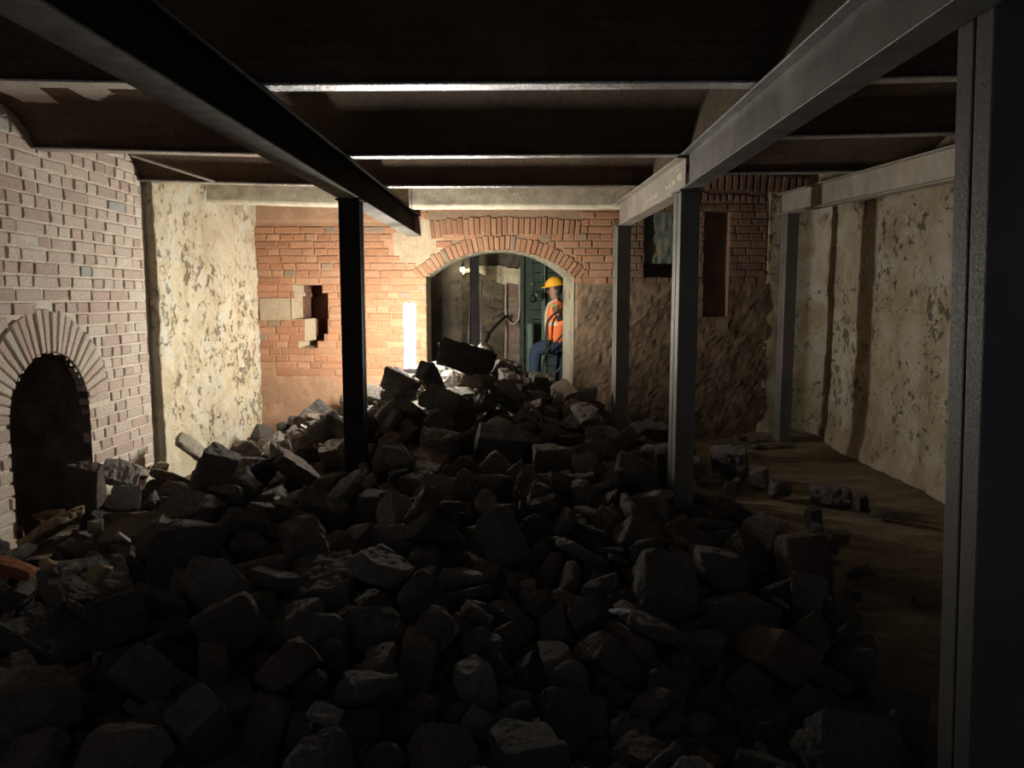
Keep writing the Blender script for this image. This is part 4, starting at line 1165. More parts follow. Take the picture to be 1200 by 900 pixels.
36,294,-2128,6099,367,120,-154,418,-192,d|mid-sized dark grey slab around the foot of the dark left column|14
41,306,-992,4440,323,102,-462,121,-110,b|mid-sized brown block on the near side of the left column|11
55,344,1191,5957,461,225,210,-276,281,d|big dark grey block around the column where two beams meet|13
77,155,362,3024,187,446,-189,117,34,g|small grey-brown block in the dark foreground right of centre, middle of three|7
14,250,-429,4914,378,390,311,-20,-20,b|mid-sized brown block at the bottom of the middle slope, leftmost of three|1
20,282,-1012,6812,765,108,-66,-459,152,d|mid-sized dark grey block around the foot of the dark left column, right one of two|14
50,392,-131,7438,873,18,134,88,473,b|big brown slab on the crest before the arch|9
70,400,-743,6722,662,12,-320,-356,146,g|big grey-brown block on the slope between the two columns, left one of two|12
83,213,-2134,3086,192,66,180,-11,462,b|mid-sized brown block in the dark left foreground, left one of two|8
22,345,1253,4910,304,81,486,75,-40,g|big grey-brown slab by the edge of the open dirt floor, right one of two|3
63,255,-3204,5630,112,72,-384,-298,88,d|mid-sized dark grey block along the foot of the left brick wall|0
13,258,-24,4023,227,70,233,-436,29,g|mid-sized grey-brown block at the bottom of the middle slope, middle of three|1
10,239,253,4544,437,81,-308,382,-50,g|mid-sized grey-brown lump at the bottom of the middle slope, left one of two|1
55,320,-3004,4133,260,338,244,41,-273,g|big grey-brown block in front of the arched niche|5
27,143,88,3569,300,464,41,-158,92,d|small dark grey block in the dark foreground right of centre|7
31,290,-362,7320,776,149,-18,294,-376,d|mid-sized dark grey lump on the crest before the arch|9
6,353,-464,5769,412,198,-397,-216,82,d|big dark grey block on the slope between the two columns|12
14,436,1369,6121,142,483,-6,44,-122,t|big tan block around the column where two beams meet|13
16,154,956,2828,149,37,-43,-168,468,b|small brown lump in the foreground beside the thick column|2
28,187,-1201,3391,381,325,26,100,366,g|small grey-brown block in the dark foreground left of centre, leftmost of three|6
53,370,-1402,5734,375,444,-52,-64,215,b|big brown wedge around the foot of the dark left column|14
60,159,-1612,2885,277,50,94,-360,-331,b|small brown wedge in the dark left foreground|8
18,327,984,7349,395,253,-12,260,-344,g|big grey-brown wedge around the slim column near the back wall|15
27,242,-377,4704,347,128,-333,212,278,d|mid-sized dark grey block at the bottom of the middle slope|1
68,163,423,2905,206,33,460,174,-82,g|small grey-brown slab in the dark foreground right of centre|7
75,470,-141,4731,350,126,-236,-26,-422,g|big grey-brown slab at the bottom of the middle slope, middle of three|1
62,199,-2058,5606,375,114,99,-399,260,g|mid-sized grey-brown block around the foot of the dark left column, left one of two|14
62,280,496,2179,265,248,164,388,-104,p|mid-sized pale block in the dark foreground right of centre, right one of two|7
70,240,2322,6788,81,73,-102,390,-286,g|mid-sized grey-brown block around the column where two beams meet, middle of three|13
80,358,-962,4168,339,326,288,0,-246,b|big brown lump on the near side of the left column, middle of three|11
65,180,-26,2863,198,76,310,344,-174,g|small grey-brown lump in the dark foreground right of centre, left one of two|7
28,193,686,4161,387,304,-362,-143,74,g|mid-sized grey-brown block by the edge of the open dirt floor, left one of two|3
52,192,-1825,3011,194,349,-46,350,62,b|mid-sized brown lump in the dark left foreground|8
12,400,-3181,4511,149,43,-159,-16,472,g|big grey-brown slab in front of the arched niche|5
55,299,462,8346,764,406,163,58,-234,t|mid-sized tan block around the slim column near the back wall|15
18,269,-1680,3611,310,116,301,-171,-342,b|mid-sized brown wedge on the near side of the left column|11
23,340,-2198,4208,167,122,81,-434,200,d|big dark grey lump in front of the arched niche|5
32,250,1068,2528,186,98,-370,295,126,g|mid-sized grey-brown wedge in the foreground beside the thick column, right one of two|2
0,279,2259,7200,101,182,205,-310,-281,b|mid-sized brown block around the slim column near the back wall|15
12,255,-539,7038,643,274,347,-40,230,d|mid-sized dark grey slab on the slope between the two columns|12
72,375,-1972,6912,349,341,264,-106,-230,r|big reddish lump around the foot of the dark left column, left one of two|14
14,196,1552,5392,244,312,-355,76,144,g|mid-sized grey-brown block around the column where two beams meet, leftmost of three|13
46,223,-1377,2895,182,115,-215,433,53,b|mid-sized brown wedge in the dark left foreground|8
20,199,-265,3391,268,9,-421,-212,166,r|mid-sized reddish block in the dark foreground left of centre, right one of two|6
5,302,-1037,6613,598,148,156,180,-414,r|mid-sized reddish slab around the foot of the dark left column|14
23,243,-842,2686,184,478,132,-20,59,g|mid-sized grey-brown lump in the dark foreground left of centre|6
79,457,-105,8094,885,40,23,-449,216,b|big brown lump on the crest before the arch, right one of two|9
53,326,-1095,5961,392,22,-336,-211,303,d|big dark grey wedge around the foot of the dark left column|14
76,393,-2622,7131,230,122,-156,420,184,b|big brown block along the foot of the left brick wall, rightmost of three|0
11,352,22,6711,490,108,230,268,337,d|big dark grey wedge on the slope between the two columns|12
44,495,1212,6815,285,245,182,-356,174,d|big dark grey lump around the column where two beams meet|13
7,352,1595,7169,157,74,-142,-30,473,p|big pale block around the slim column near the back wall, right one of two|15
33,519,-2993,6525,191,4,-300,-376,137,b|big brown slab along the foot of the left brick wall|0
29,337,-1573,4858,318,176,185,424,-74,d|big dark grey slab on the near side of the left column|11
61,154,825,3138,164,132,-245,370,-188,g|small grey-brown slab in the foreground beside the thick column, left one of two|2
17,130,1540,3504,210,90,426,-149,196,d|small dark grey lump in the foreground beside the thick column|2
0,195,2252,5826,93,334,26,-370,26,g|mid-sized grey-brown block around the column where two beams meet, rightmost of three|13
14,98,-248,2788,194,203,-114,369,-244,b|small brown block in the dark foreground left of centre|6
41,311,-1861,5623,239,200,-304,-281,196,b|big brown block around the foot of the dark left column|14
66,190,560,2600,153,42,-48,393,-302,g|small grey-brown lump in the dark foreground right of centre, right one of two|7
33,352,564,5356,433,410,-116,-23,260,g|big grey-brown slab around the column where two beams meet|13
43,119,947,2650,128,382,9,-14,-322,g|small grey-brown slab in the foreground beside the thick column, right one of two|2
76,502,-2410,6385,228,14,-26,-436,242,b|big brown block along the foot of the left brick wall, middle of three|0
22,298,-1157,6651,692,418,40,-210,170,g|mid-sized grey-brown slab around the foot of the dark left column|14
35,323,-432,8638,1171,286,235,-128,-310,g|big grey-brown block on the crest before the arch, left one of two|9
82,290,329,2871,143,348,2,2,358,r|mid-sized reddish slab in the dark foreground right of centre|7
39,234,791,3472,226,78,416,-185,190,g|mid-sized grey-brown wedge in the foreground beside the thick column, left one of two|2
78,231,-2109,3539,255,440,-187,132,61,t|mid-sized tan slab in the dark left foreground|8
45,178,113,4283,321,191,434,-95,130,b|small brown lump at the bottom of the middle slope|1
63,271,-259,4191,234,252,-106,-248,337,b|mid-sized brown block at the bottom of the middle slope, middle of three|1
81,270,261,3627,262,90,-490,38,32,t|mid-sized tan wedge at the bottom of the middle slope|1
77,156,639,2542,144,8,148,-478,-10,t|small tan block in the dark foreground right of centre|7
69,153,-1544,2730,160,76,106,352,330,g|small grey-brown block in the dark left foreground|8
10,214,2179,4810,30,29,152,-456,132,g|mid-sized grey-brown lump by the edge of the open dirt floor|3
55,143,-1240,3190,164,2,99,482,92,d|small dark grey block in the dark foreground left of centre, middle of three|6
57,139,829,2897,131,72,10,-16,-494,r|small reddish slab in the foreground beside the thick column|2
39,241,1184,5255,287,157,92,133,446,d|mid-sized dark grey wedge around the column where two beams meet|13
44,339,-1109,6372,542,191,-259,382,-15,r|big reddish lump around the foot of the dark left column, right one of two|14
53,176,68,3671,291,348,326,104,108,b|small brown wedge at the bottom of the middle slope|1
45,221,515,4242,318,122,257,405,-71,d|mid-sized dark grey lump at the bottom of the middle slope, right one of two|1
83,207,1241,4676,275,90,-51,274,-405,g|mid-sized grey-brown block by the edge of the open dirt floor, right one of two|3
80,343,-2945,5420,115,413,-254,-56,-110,b|big brown lump along the foot of the left brick wall|0
13,345,673,7027,455,348,-36,352,-60,b|big brown block around the column where two beams meet, left one of two|13
6,501,-625,7527,778,26,-466,-180,10,b|big brown block on the crest by the lamp|10
4,324,164,4421,252,293,-216,-236,-248,b|big brown wedge at the bottom of the middle slope|1
42,170,-1104,3104,193,328,-206,284,-138,r|small reddish block in the dark foreground left of centre|6
10,457,-2956,8694,171,226,-214,-389,-46,g|largest lump of broken stone at the foot of the pale plaster wall|4
18,306,254,6941,537,361,-182,-130,264,g|mid-sized grey-brown wedge on the slope between the two columns|12
30,293,-1766,2820,214,354,-238,124,-229,g|mid-sized grey-brown lump in the dark left foreground|8
14,313,726,8526,713,377,-34,-38,-324,p|big pale block around the slim column near the back wall, left one of two|15
70,164,1524,2657,67,192,270,155,-341,b|small brown block in the foreground beside the thick column|2
80,383,-226,4470,286,96,288,6,397,g|big grey-brown lump at the bottom of the middle slope|1
62,202,-1590,4651,300,140,414,-192,146,r|mid-sized reddish block on the near side of the left column, left one of two|11
57,137,2362,4357,22,500,-1,-8,-25,t|small tan slab by the edge of the open dirt floor|3
69,322,676,5566,255,362,-249,-56,-232,r|big reddish block around the column where two beams meet|13
16,410,147,8006,725,171,420,200,67,g|big grey-brown lump on the crest before the arch|9
29,135,-313,3041,165,239,124,-420,40,d|small dark grey slab in the dark foreground left of centre|6
83,277,98,4929,492,216,272,317,171,g|mid-sized grey-brown block at the bottom of the middle slope, rightmost of three|1
73,155,-300,3327,176,398,118,-48,275,g|small grey-brown lump in the dark foreground left of centre, rightmost of three|6
81,279,-686,3999,246,190,342,-190,248,r|mid-sized reddish wedge on the near side of the left column|11
32,333,-548,6828,518,146,-32,-42,475,r|big reddish wedge on the slope between the two columns|12
20,227,430,7044,469,468,-41,-2,171,g|mid-sized grey-brown block on the slope between the two columns, right one of two|12
58,239,1370,2732,62,332,-288,-136,-196,t|mid-sized tan lump in the foreground beside the thick column|2
80,270,-2792,5646,225,332,202,-126,-288,g|mid-sized grey-brown lump along the foot of the left brick wall, right one of two|0
23,112,-1546,3103,331,92,88,478,-69,g|small grey-brown lump in the dark left foreground, right one of two|8
36,339,690,4160,271,299,-86,10,391,g|big grey-brown slab by the edge of the open dirt floor, left one of two|3
10,170,-1126,2596,147,34,44,86,-490,g|small grey-brown lump in the dark foreground left of centre, leftmost of three|6
51,275,-3123,6273,152,40,372,-294,-153,g|mid-sized grey-brown lump along the foot of the left brick wall, left one of two|0
0,158,2852,6333,65,21,383,11,-320,d|small dark grey block around the column where two beams meet|13
7,233,29,7073,641,386,-259,32,183,g|mid-sized grey-brown block on the slope between the two columns, left one of two|12
67,272,539,7591,535,378,220,180,164,g|mid-sized grey-brown wedge around the slim column near the back wall|15
80,209,96,2827,186,180,-251,-321,-227,g|mid-sized grey-brown lump in the dark foreground right of centre|7
62,149,15,3269,176,82,25,294,-396,g|small grey-brown block in the dark foreground right of centre, leftmost of three|7
80,168,-291,3173,170,407,-204,206,-19,r|small reddish lump in the dark foreground left of centre|6
61,197,128,3919,243,70,162,-58,464,d|mid-sized dark grey slab at the bottom of the middle slope|1
68,231,2940,6117,41,158,2,31,473,g|mid-sized grey-brown slab around the column where two beams meet|13
63,145,-1178,3020,184,76,-335,-128,-340,d|small dark grey block in the dark foreground left of centre, leftmost of three|6
27,264,-601,8798,1159,234,12,66,-436,b|mid-sized brown block on the crest by the lamp|10
81,192,1094,4552,297,130,-122,71,-462,b|mid-sized brown wedge by the edge of the open dirt floor, left one of two|3
77,271,1925,4813,239,219,-236,-302,235,b|mid-sized brown block by the edge of the open dirt floor, right one of two|3
65,380,1099,3928,241,294,86,228,-322,d|big dark grey lump by the edge of the open dirt floor, left one of two|3
49,184,929,4497,294,143,3,-88,471,r|small reddish block by the edge of the open dirt floor|3
4,497,-2886,4413,101,40,310,389,-30,b|big brown wedge in front of the arched niche|5
78,205,-1467,3251,323,108,452,182,17,d|mid-sized dark grey slab in the dark left foreground, right one of two|8
83,341,-2874,6081,150,114,-260,398,108,b|big brown block along the foot of the left brick wall, leftmost of three|0
43,313,-156,7490,747,446,-23,154,162,d|big dark grey slab on the crest before the arch|9
17,366,-599,8438,1009,364,-107,68,-318,b|big brown lump on the crest before the arch, left one of two|9
42,121,1962,4419,41,186,184,308,296,b|small brown block by the edge of the open dirt floor|3
9,240,610,3157,159,450,70,120,168,b|mid-sized brown lump in the dark foreground right of centre, middle of three|7
62,273,-1366,6565,660,58,260,-131,-403,d|mid-sized dark grey block around the foot of the dark left column, left one of two|14
49,317,-231,8567,980,82,-148,26,-470,g|big grey-brown block on the crest before the arch, right one of two|9
83,189,2342,5545,35,486,20,-6,-116,t|small tan block around the column where two beams meet|13
61,171,-2911,4408,209,434,-84,34,232,b|small brown slab in front of the arched niche|5
23,121,1524,3292,33,22,-486,-54,100,r|small reddish lump in the foreground beside the thick column, right one of two|2
70,135,-272,2857,146,124,6,44,-482,d|small dark grey block in the dark foreground left of centre, rightmost of three|6
5,145,-1466,2778,202,404,-74,173,226,p|small pale slab in the dark left foreground|8
54,199,1340,4248,126,29,-22,438,-239,d|mid-sized dark grey slab by the edge of the open dirt floor|3
62,266,292,8565,830,210,306,302,143,b|mid-sized brown block on the crest before the arch|9
75,155,-443,4277,267,133,-198,176,402,b|small brown slab at the bottom of the middle slope|1
2,126,367,3972,330,358,227,-174,200,d|small dark grey lump at the bottom of the middle slope|1
9,430,-1795,5091,238,124,-288,-186,342,d|big dark grey lump around the foot of the dark left column|14
"""
REST = """
35,138,30,3779,285,204,298,-233,255,r
68,300,-1612,8371,724,46,34,-168,468,g
0,234,269,7826,618,275,94,21,406,g
18,133,938,3862,268,88,-470,-144,4,g
58,143,-68,3835,308,322,328,6,198,g
44,206,-930,5670,463,352,-44,-177,-304,g
60,209,-1140,5729,372,368,106,240,214,g
62,164,-1897,5854,335,249,-265,-296,172,g
53,177,-3188,5414,47,498,-19,33,14,g
46,107,968,3320,150,349,321,108,116,d
49,321,-2476,9193,416,310,-344,-114,-148,d
2,373,-203,7077,581,416,57,43,267,p
63,139,-338,3251,306,12,-436,113,-218,p
37,320,425,5526,423,76,468,-147,62,d
8,203,443,4821,414,28,457,-196,-43,p
39,173,1828,6664,92,236,269,-248,246,g
20,300,-1207,7081,706,93,-196,302,334,g
7,321,525,8004,618,192,226,-346,-206,t
80,190,14,4341,193,307,-172,-350,-60,b
39,174,-2390,4447,226,141,-347,331,15,g
75,166,1263,3016,105,28,-272,-380,-176,d
45,298,-726,7840,883,134,68,315,-358,b
45,110,-1253,3725,448,290,381,138,44,b
31,140,-541,2509,163,238,-138,-326,-261,g
24,243,-895,2851,164,462,-160,-37,-96,g
54,239,-25,3765,200,352,-162,138,-284,g
18,480,811,5901,405,67,-206,448,-50,d
14,331,841,7551,409,226,-81,132,-418,p
16,182,-1633,5203,354,153,-39,-474,-34,p
56,136,-758,3059,207,190,149,300,319,d
32,105,-1931,3307,145,254,-295,270,-158,t
1,307,333,7643,531,486,56,78,70,b
40,530,-529,6215,347,464,69,-24,172,g
78,245,-1310,3349,137,55,-12,-12,496,t
3,539,-2130,5724,259,8,335,362,84,d
48,223,-1818,3305,205,307,182,-267,228,d
12,128,-1607,2648,158,60,-197,-406,208,g
39,323,-766,8866,1064,119,-30,60,-481,g
20,202,-1151,4581,273,200,150,20,-432,b
62,330,1089,4329,217,9,72,-372,326,d
67,191,-580,2999,165,42,111,444,-198,r
82,132,-1625,2554,154,174,-156,48,439,d
76,300,-2491,8903,357,44,-128,-472,-90,g
12,233,257,2398,167,492,-1,58,-66,b
38,305,437,3936,236,38,-100,233,-429,r
47,301,-622,3161,186,359,-74,-58,-335,p
6,280,-2208,7556,379,283,88,5,402,b
13,276,-499,3893,243,274,-168,246,-293,g
73,304,-266,7337,655,12,138,-480,-29,d
70,172,-388,5342,500,108,120,-114,460,b
14,264,-1495,4530,210,86,86,-418,-247,b
27,201,-2546,3824,99,50,170,-70,462,g
68,127,534,4109,347,80,480,54,-105,b
82,173,-509,2784,137,474,57,23,145,d
76,304,55,4961,252,144,-326,-150,-317,g
58,103,1647,4205,493,358,160,-272,148,b
79,381,-2652,8150,200,118,-450,84,-161,p
17,239,1458,5526,152,178,287,326,170,d
10,280,158,8476,914,46,-337,-350,-108,g
28,147,-1588,2445,164,76,222,-440,24,b
47,326,8,6930,540,76,-90,423,-239,g
50,160,-784,2946,187,2,220,412,-180,d
68,283,1225,7261,376,8,149,132,458,d
78,153,-95,3044,183,263,52,60,418,g
38,150,1449,2750,32,20,110,-487,6,b
36,92,1253,3606,310,49,-314,-354,152,b
31,283,108,7519,678,430,-52,-201,-148,b
56,308,899,4251,272,253,-198,-216,316,b
70,202,1679,6482,81,52,322,-366,-100,g
82,479,357,5284,273,415,3,-125,-250,g
60,382,-1834,4256,247,82,46,313,378,p
2,255,-2839,8977,252,165,-50,188,430,g
81,380,-2354,3461,150,491,-32,86,25,b
13,210,1542,5796,135,258,-155,60,-395,b
58,201,786,3748,134,390,53,-308,-27,g
80,261,1495,2850,72,398,-298,12,-52,b
51,173,-924,4072,210,120,418,-242,46,g
16,300,-953,9033,965,412,-126,-2,253,g
36,227,-839,3432,230,326,140,334,-116,b
26,141,-1747,6507,297,358,323,-131,-28,g
28,199,373,8122,691,2,401,14,298,t
5,256,-1573,5336,343,237,42,180,400,g
12,200,331,3598,172,245,-101,50,421,g
82,194,-812,3287,200,462,-167,82,42,d
37,289,-1430,4795,333,396,-202,-122,194,b
28,332,-187,7814,849,240,60,-178,-396,b
22,249,-384,8301,1039,333,174,118,308,d
53,254,386,3998,219,72,-358,282,192,g
41,187,-1240,6909,672,272,-380,-154,-90,d
42,103,840,2574,158,292,-6,404,46,g
8,251,775,6246,362,395,62,90,-287,g
66,105,-1066,2705,148,382,-22,-14,-321,r
46,84,398,2798,192,410,-13,43,282,p
67,130,-222,3510,315,126,-138,-279,370,d
12,316,-2642,9015,289,434,108,142,174,g
37,101,929,4361,373,367,-108,112,-302,b
2,210,-1309,6437,492,300,-192,350,-24,g
66,154,1448,3537,52,144,197,-382,-211,r
45,268,-443,7188,590,36,432,216,124,g
79,283,176,4304,174,159,-98,464,11,g
3,265,-405,6524,455,272,-357,-34,218,d
10,149,-112,2843,142,10,362,-344,-22,d
10,172,-1940,3162,143,244,6,12,-436,b
35,226,-2847,3921,197,216,148,-118,-409,b
13,90,337,2393,210,12,398,-296,-58,p
20,208,1509,4504,100,338,122,-310,160,b
18,257,-2372,8659,416,6,-144,446,-174,t
6,357,-2648,5839,180,92,2,406,278,b
48,186,-984,5500,348,156,110,-84,454,b
44,134,-2894,4560,174,223,8,-209,-396,g
80,133,10,4897,425,234,277,-191,-286,d
40,208,1416,4378,115,188,410,214,21,d
64,344,-2252,6910,317,391,-156,262,-63,g
44,258,-2515,7417,261,39,-440,79,220,b
83,180,-2506,4599,169,193,254,274,-271,d
42,449,102,8965,804,366,-68,77,-324,b
6,339,-1327,7994,827,274,103,58,-401,d
57,312,272,7264,504,30,-260,-426,2,d
53,213,-1821,3609,197,274,86,136,-386,d
16,189,-841,8604,918,48,-40,391,305,g
7,286,-1874,3497,259,186,118,168,-416,g
41,209,-2210,7057,366,366,-176,273,-104,g
46,205,1866,4591,200,2,497,40,-38,t
22,151,-45,5351,597,470,-35,-162,32,r
49,245,-1089,6121,481,271,418,-46,14,b
77,190,1043,5591,302,226,-167,69,408,p
80,268,598,4974,317,445,96,206,-4,t
38,268,115,7305,661,297,202,252,240,g
47,118,1578,3379,19,422,6,0,268,r
11,264,-1589,6931,493,379,225,127,-200,b
54,200,267,4942,386,228,-106,-70,-427,g
60,193,-1497,6509,513,396,190,52,234,g
77,338,787,8423,535,320,293,198,150,b
8,210,-953,6461,461,264,8,176,-386,g
76,288,-955,7009,641,454,-145,-152,-15,g
27,142,2036,7159,43,322,282,137,220,g
42,243,-146,9163,985,114,-484,45,34,g
10,311,20,7330,651,416,62,-244,-118,g
65,190,256,5325,347,443,-92,-39,-210,g
13,169,-2587,4467,176,350,184,300,60,r
6,152,-359,2620,141,7,232,-443,-7,b
72,139,-3304,6328,23,480,-62,-125,10,b
43,83,-498,2907,147,34,315,80,-378,d
43,416,-1148,5502,201,456,-95,-52,176,t
69,241,-969,3062,189,402,-20,8,-297,g
18,296,-1223,5958,359,296,-21,-386,111,g
78,169,-1519,2943,168,126,90,-280,-384,r
53,178,-866,3791,217,221,-410,146,108,t
20,202,-2792,5019,175,243,47,2,-434,t
70,126,1455,3078,48,40,-6,-226,444,b
53,159,2819,9297,68,358,38,74,-338,b
31,158,429,4360,286,188,202,408,84,g
3,196,-378,4442,236,464,-140,-96,-78,t
60,343,-2031,6688,335,424,-68,116,230,d
34,310,177,5872,279,88,348,155,-312,b
58,322,-2094,7383,409,26,365,-340,30,r
56,187,-91,4900,411,57,390,-306,31,g
37,308,-1954,7857,539,187,460,-50,-29,b
73,358,1095,7207,236,149,-70,-364,-300,t
20,95,-1400,3168,144,308,-143,338,144,g
12,454,1487,9360,197,438,72,-149,-176,d
1,380,-188,3662,180,335,-2,-53,-368,g
69,264,-7,6008,367,394,-284,33,-116,r
14,300,-1457,7201,604,22,-424,212,-158,r
32,177,-1504,7899,647,276,26,-416,-11,d
14,83,930,2540,136,485,68,-56,-82,b
47,192,-138,7186,665,124,52,77,476,g
20,261,326,5615,220,305,182,-280,214,b
59,300,-1173,8215,793,282,168,93,-366,g
52,250,505,4336,177,308,-346,-186,34,b
51,121,-131,2392,190,211,-434,109,-72,g
79,276,343,6033,330,38,334,346,-131,t
19,194,-3290,6512,85,341,-147,43,-332,b
81,301,1163,4809,255,78,483,104,-11,b
40,157,-779,3090,138,90,2,6,492,r
74,345,-916,5726,310,108,-472,54,110,t
46,140,-1344,4026,168,261,350,-222,-100,b
12,154,2804,9097,25,3,184,-464,-25,b
5,222,1272,5982,247,57,-104,-230,428,r
47,219,213,7183,574,102,0,-24,489,b
38,223,-1715,5355,347,114,-315,-366,62,t
48,233,1034,8793,384,428,70,166,184,g
40,168,-798,3861,213,380,308,-86,-62,r
27,177,-582,3525,193,216,-295,-146,-308,b
9,189,-934,6808,475,158,-13,206,-427,d
48,185,67,4728,320,46,-259,117,-408,p
76,150,-236,4994,439,236,44,192,-395,g
37,130,-794,2551,150,428,-154,-7,208,b
68,313,-3008,5844,73,222,-33,24,446,r
79,109,599,3485,158,160,-93,28,464,d
71,209,1036,5554,217,84,-39,186,455,b
55,335,-656,5053,316,305,-380,54,-98,d
78,246,-37,3435,146,116,14,16,486,d
82,160,-588,3405,133,10,-482,-130,-2,r
61,447,-1608,7493,625,432,-97,36,-230,d
68,139,613,3913,279,180,-314,-339,-62,b
10,346,1154,6633,263,106,84,-376,-302,g
22,358,730,5968,268,24,-470,136,100,g
27,252,-625,4536,223,126,148,457,-60,g
67,313,-2048,7591,484,222,-172,199,-362,g
8,284,-2579,7672,262,26,166,442,-163,p
27,193,886,8346,432,260,-87,68,-413,g
2,177,-3210,6344,45,455,-17,-20,-206,d
16,377,-2626,8472,202,3,-202,-93,448,g
12,324,-1324,4428,274,142,108,-6,-468,p
35,208,646,4448,224,102,-460,68,154,b
70,92,913,8371,522,156,-38,-282,-380,g
36,146,362,7968,653,143,-340,-270,203,r
50,260,-2415,3241,131,62,-63,404,280,r
5,225,-3076,8261,176,390,-19,-114,-292,p
44,180,-821,3973,187,186,394,183,164,g
15,180,786,3340,133,21,-5,-8,500,b
50,169,-408,3383,143,490,17,6,-98,d
17,90,1817,6556,38,422,-44,158,-212,g
37,205,-2741,4133,59,28,342,-282,-230,b
38,522,-1191,6468,441,73,-468,159,-15,d
0,127,-815,3196,183,223,252,-306,208,d
31,126,-3143,6131,45,76,-269,-404,-94,r
10,252,7,8299,876,8,-174,418,212,d
39,171,1452,3919,26,36,292,403,-26,g
39,175,-1287,6726,518,107,488,8,-32,d
15,122,1572,2787,7,84,-4,-4,-493,b
67,172,-808,8899,960,378,22,25,-326,g
30,311,-1454,6391,372,446,-164,49,-147,g
19,100,-909,5050,450,234,-113,180,-388,d
24,212,-2923,5075,63,182,98,-426,-159,g
25,206,-2649,5683,237,44,88,52,488,g
51,131,-932,2419,163,122,132,357,300,b
67,214,-2920,4758,96,424,247,95,4,b
6,124,1480,4066,31,22,12,498,40,g
69,185,1255,9186,303,274,-148,-337,199,b
28,264,-2118,9399,533,38,6,-122,484,b
19,217,1295,5531,211,6,-118,-6,-486,b
4,312,-1353,5473,264,314,253,295,0,p
3,109,-979,3679,231,167,-50,-282,-374,t
48,245,-2056,6416,180,24,335,359,92,g
33,224,-26,6972,561,62,94,-234,-427,t
54,168,1117,5387,174,277,228,160,-309,g
29,177,-3063,5294,38,15,-2,4,500,t
10,101,908,3385,146,265,54,-369,202,g
39,100,2608,8470,22,45,-166,468,36,g
44,148,544,7486,428,183,170,-428,-66,t
16,181,1110,5142,268,138,-280,204,-334,d
62,160,-81,5883,351,361,-298,-58,-168,d
19,123,-1466,3252,123,470,-3,-1,-172,g
33,177,-163,3960,132,113,5,6,-487,g
51,335,-1401,6925,556,235,224,-334,-181,p
68,118,-3284,4975,21,476,10,-2,-154,g
79,137,227,2846,219,331,339,-159,-16,g
67,187,-1224,5755,327,308,-173,76,-346,b
9,111,-757,2680,254,104,148,153,-440,r
65,300,-1234,7270,723,382,194,-143,215,d
69,300,-995,7373,660,302,396,-39,28,p
39,245,756,2168,262,427,-10,-241,96,d
77,109,-846,3025,171,256,-224,-365,-35,b
32,293,629,6364,293,78,-485,2,-93,t
4,120,-282,3723,215,361,-108,5,328,g
24,85,-1148,3150,135,124,477,84,10,g
69,212,-1639,7920,590,20,60,388,-309,p
23,217,-718,2427,225,454,162,-110,71,t
34,124,1361,3359,76,112,100,456,-140,d
53,171,-1306,3071,163,152,-472,16,60,b
30,226,136,8351,726,283,336,87,-222,g
82,264,-1741,8665,736,234,-30,-148,415,g
3,201,-1839,2525,186,276,306,-233,-159,g
18,318,883,9481,456,316,62,87,372,g
49,149,-360,6698,571,210,8,-360,276,b
29,194,-948,3280,146,218,-8,-4,-450,t
80,118,-3332,5520,43,6,180,466,-9,t
65,264,-2328,7161,287,102,343,122,327,b
57,96,-1572,3622,263,213,-430,114,-77,d
21,187,-709,8380,905,121,-346,-298,164,b
10,155,86,3606,129,128,-468,-113,-40,d
34,366,1612,7757,194,8,-460,133,-144,d
51,344,618,6776,364,270,56,-380,-172,p
61,213,-2389,7952,322,424,-255,-72,-21,r
30,163,-2111,6070,207,59,368,291,162,d
3,250,-1130,5124,156,414,-248,24,-126,b
61,236,744,7710,525,26,334,362,82,g
51,419,1180,7502,259,58,-246,-401,158,b
39,192,-1351,5075,245,56,-450,178,109,b
50,426,-268,8879,986,480,34,16,133,g
56,161,-1728,2600,154,212,-40,-19,-451,g
25,407,168,9754,743,18,-76,492,45,b
74,250,1049,6090,198,46,-82,400,-286,g
54,127,1529,3733,24,11,500,4,-2,d
39,281,-445,7985,952,34,-490,14,96,g
50,178,-52,4467,177,314,-168,94,-338,p
19,248,-1979,6347,300,24,-456,-198,-48,d
33,210,-1017,3332,203,397,27,-37,-300,b
64,169,301,7129,422,84,-54,62,-486,b
72,146,-321,3445,165,478,-144,-7,31,b
11,155,-29,7794,653,476,40,90,115,g
56,259,1479,6896,95,472,124,84,70,p
72,136,-1908,7104,362,432,53,100,224,t
11,152,1354,2612,61,304,347,190,-32,d
7,177,-3103,8108,101,244,-269,306,156,d
33,234,-1084,7855,679,303,0,-71,392,g
15,303,-1291,8290,887,46,482,30,124,b
82,415,370,8363,613,337,-62,80,-356,g
40,320,-1583,8534,671,160,84,-12,-466,g
26,199,-676,8701,974,62,30,-492,-56,b
82,134,1514,5299,186,180,82,62,456,g
33,248,-97,7559,606,491,40,59,-62,g
71,142,1009,5352,239,260,-208,12,-373,d
0,284,-140,9286,857,24,4,-499,15,b
12,319,623,7835,475,416,87,56,257,t
26,166,505,4181,195,76,426,-62,-242,g
53,188,-2017,7189,331,32,-96,-84,482,g
24,300,-423,7882,786,34,-262,-268,-329,t
33,84,-446,3732,336,339,-336,2,-148,d
24,121,930,3445,145,188,355,296,-36,d
24,132,-265,2698,170,224,-153,96,-409,b
8,111,-221,3843,199,84,488,-24,67,g
9,297,-2512,7767,201,60,-233,236,368,p
21,188,-2883,8459,164,499,5,4,30,b
38,267,484,6990,390,101,-388,-299,6,t
59,286,702,5147,226,85,322,195,-318,g
30,114,-37,9304,951,308,38,-69,-386,g
58,182,-608,6640,419,462,-148,-113,-37,b
27,319,-1802,7345,513,140,2,20,-480,g
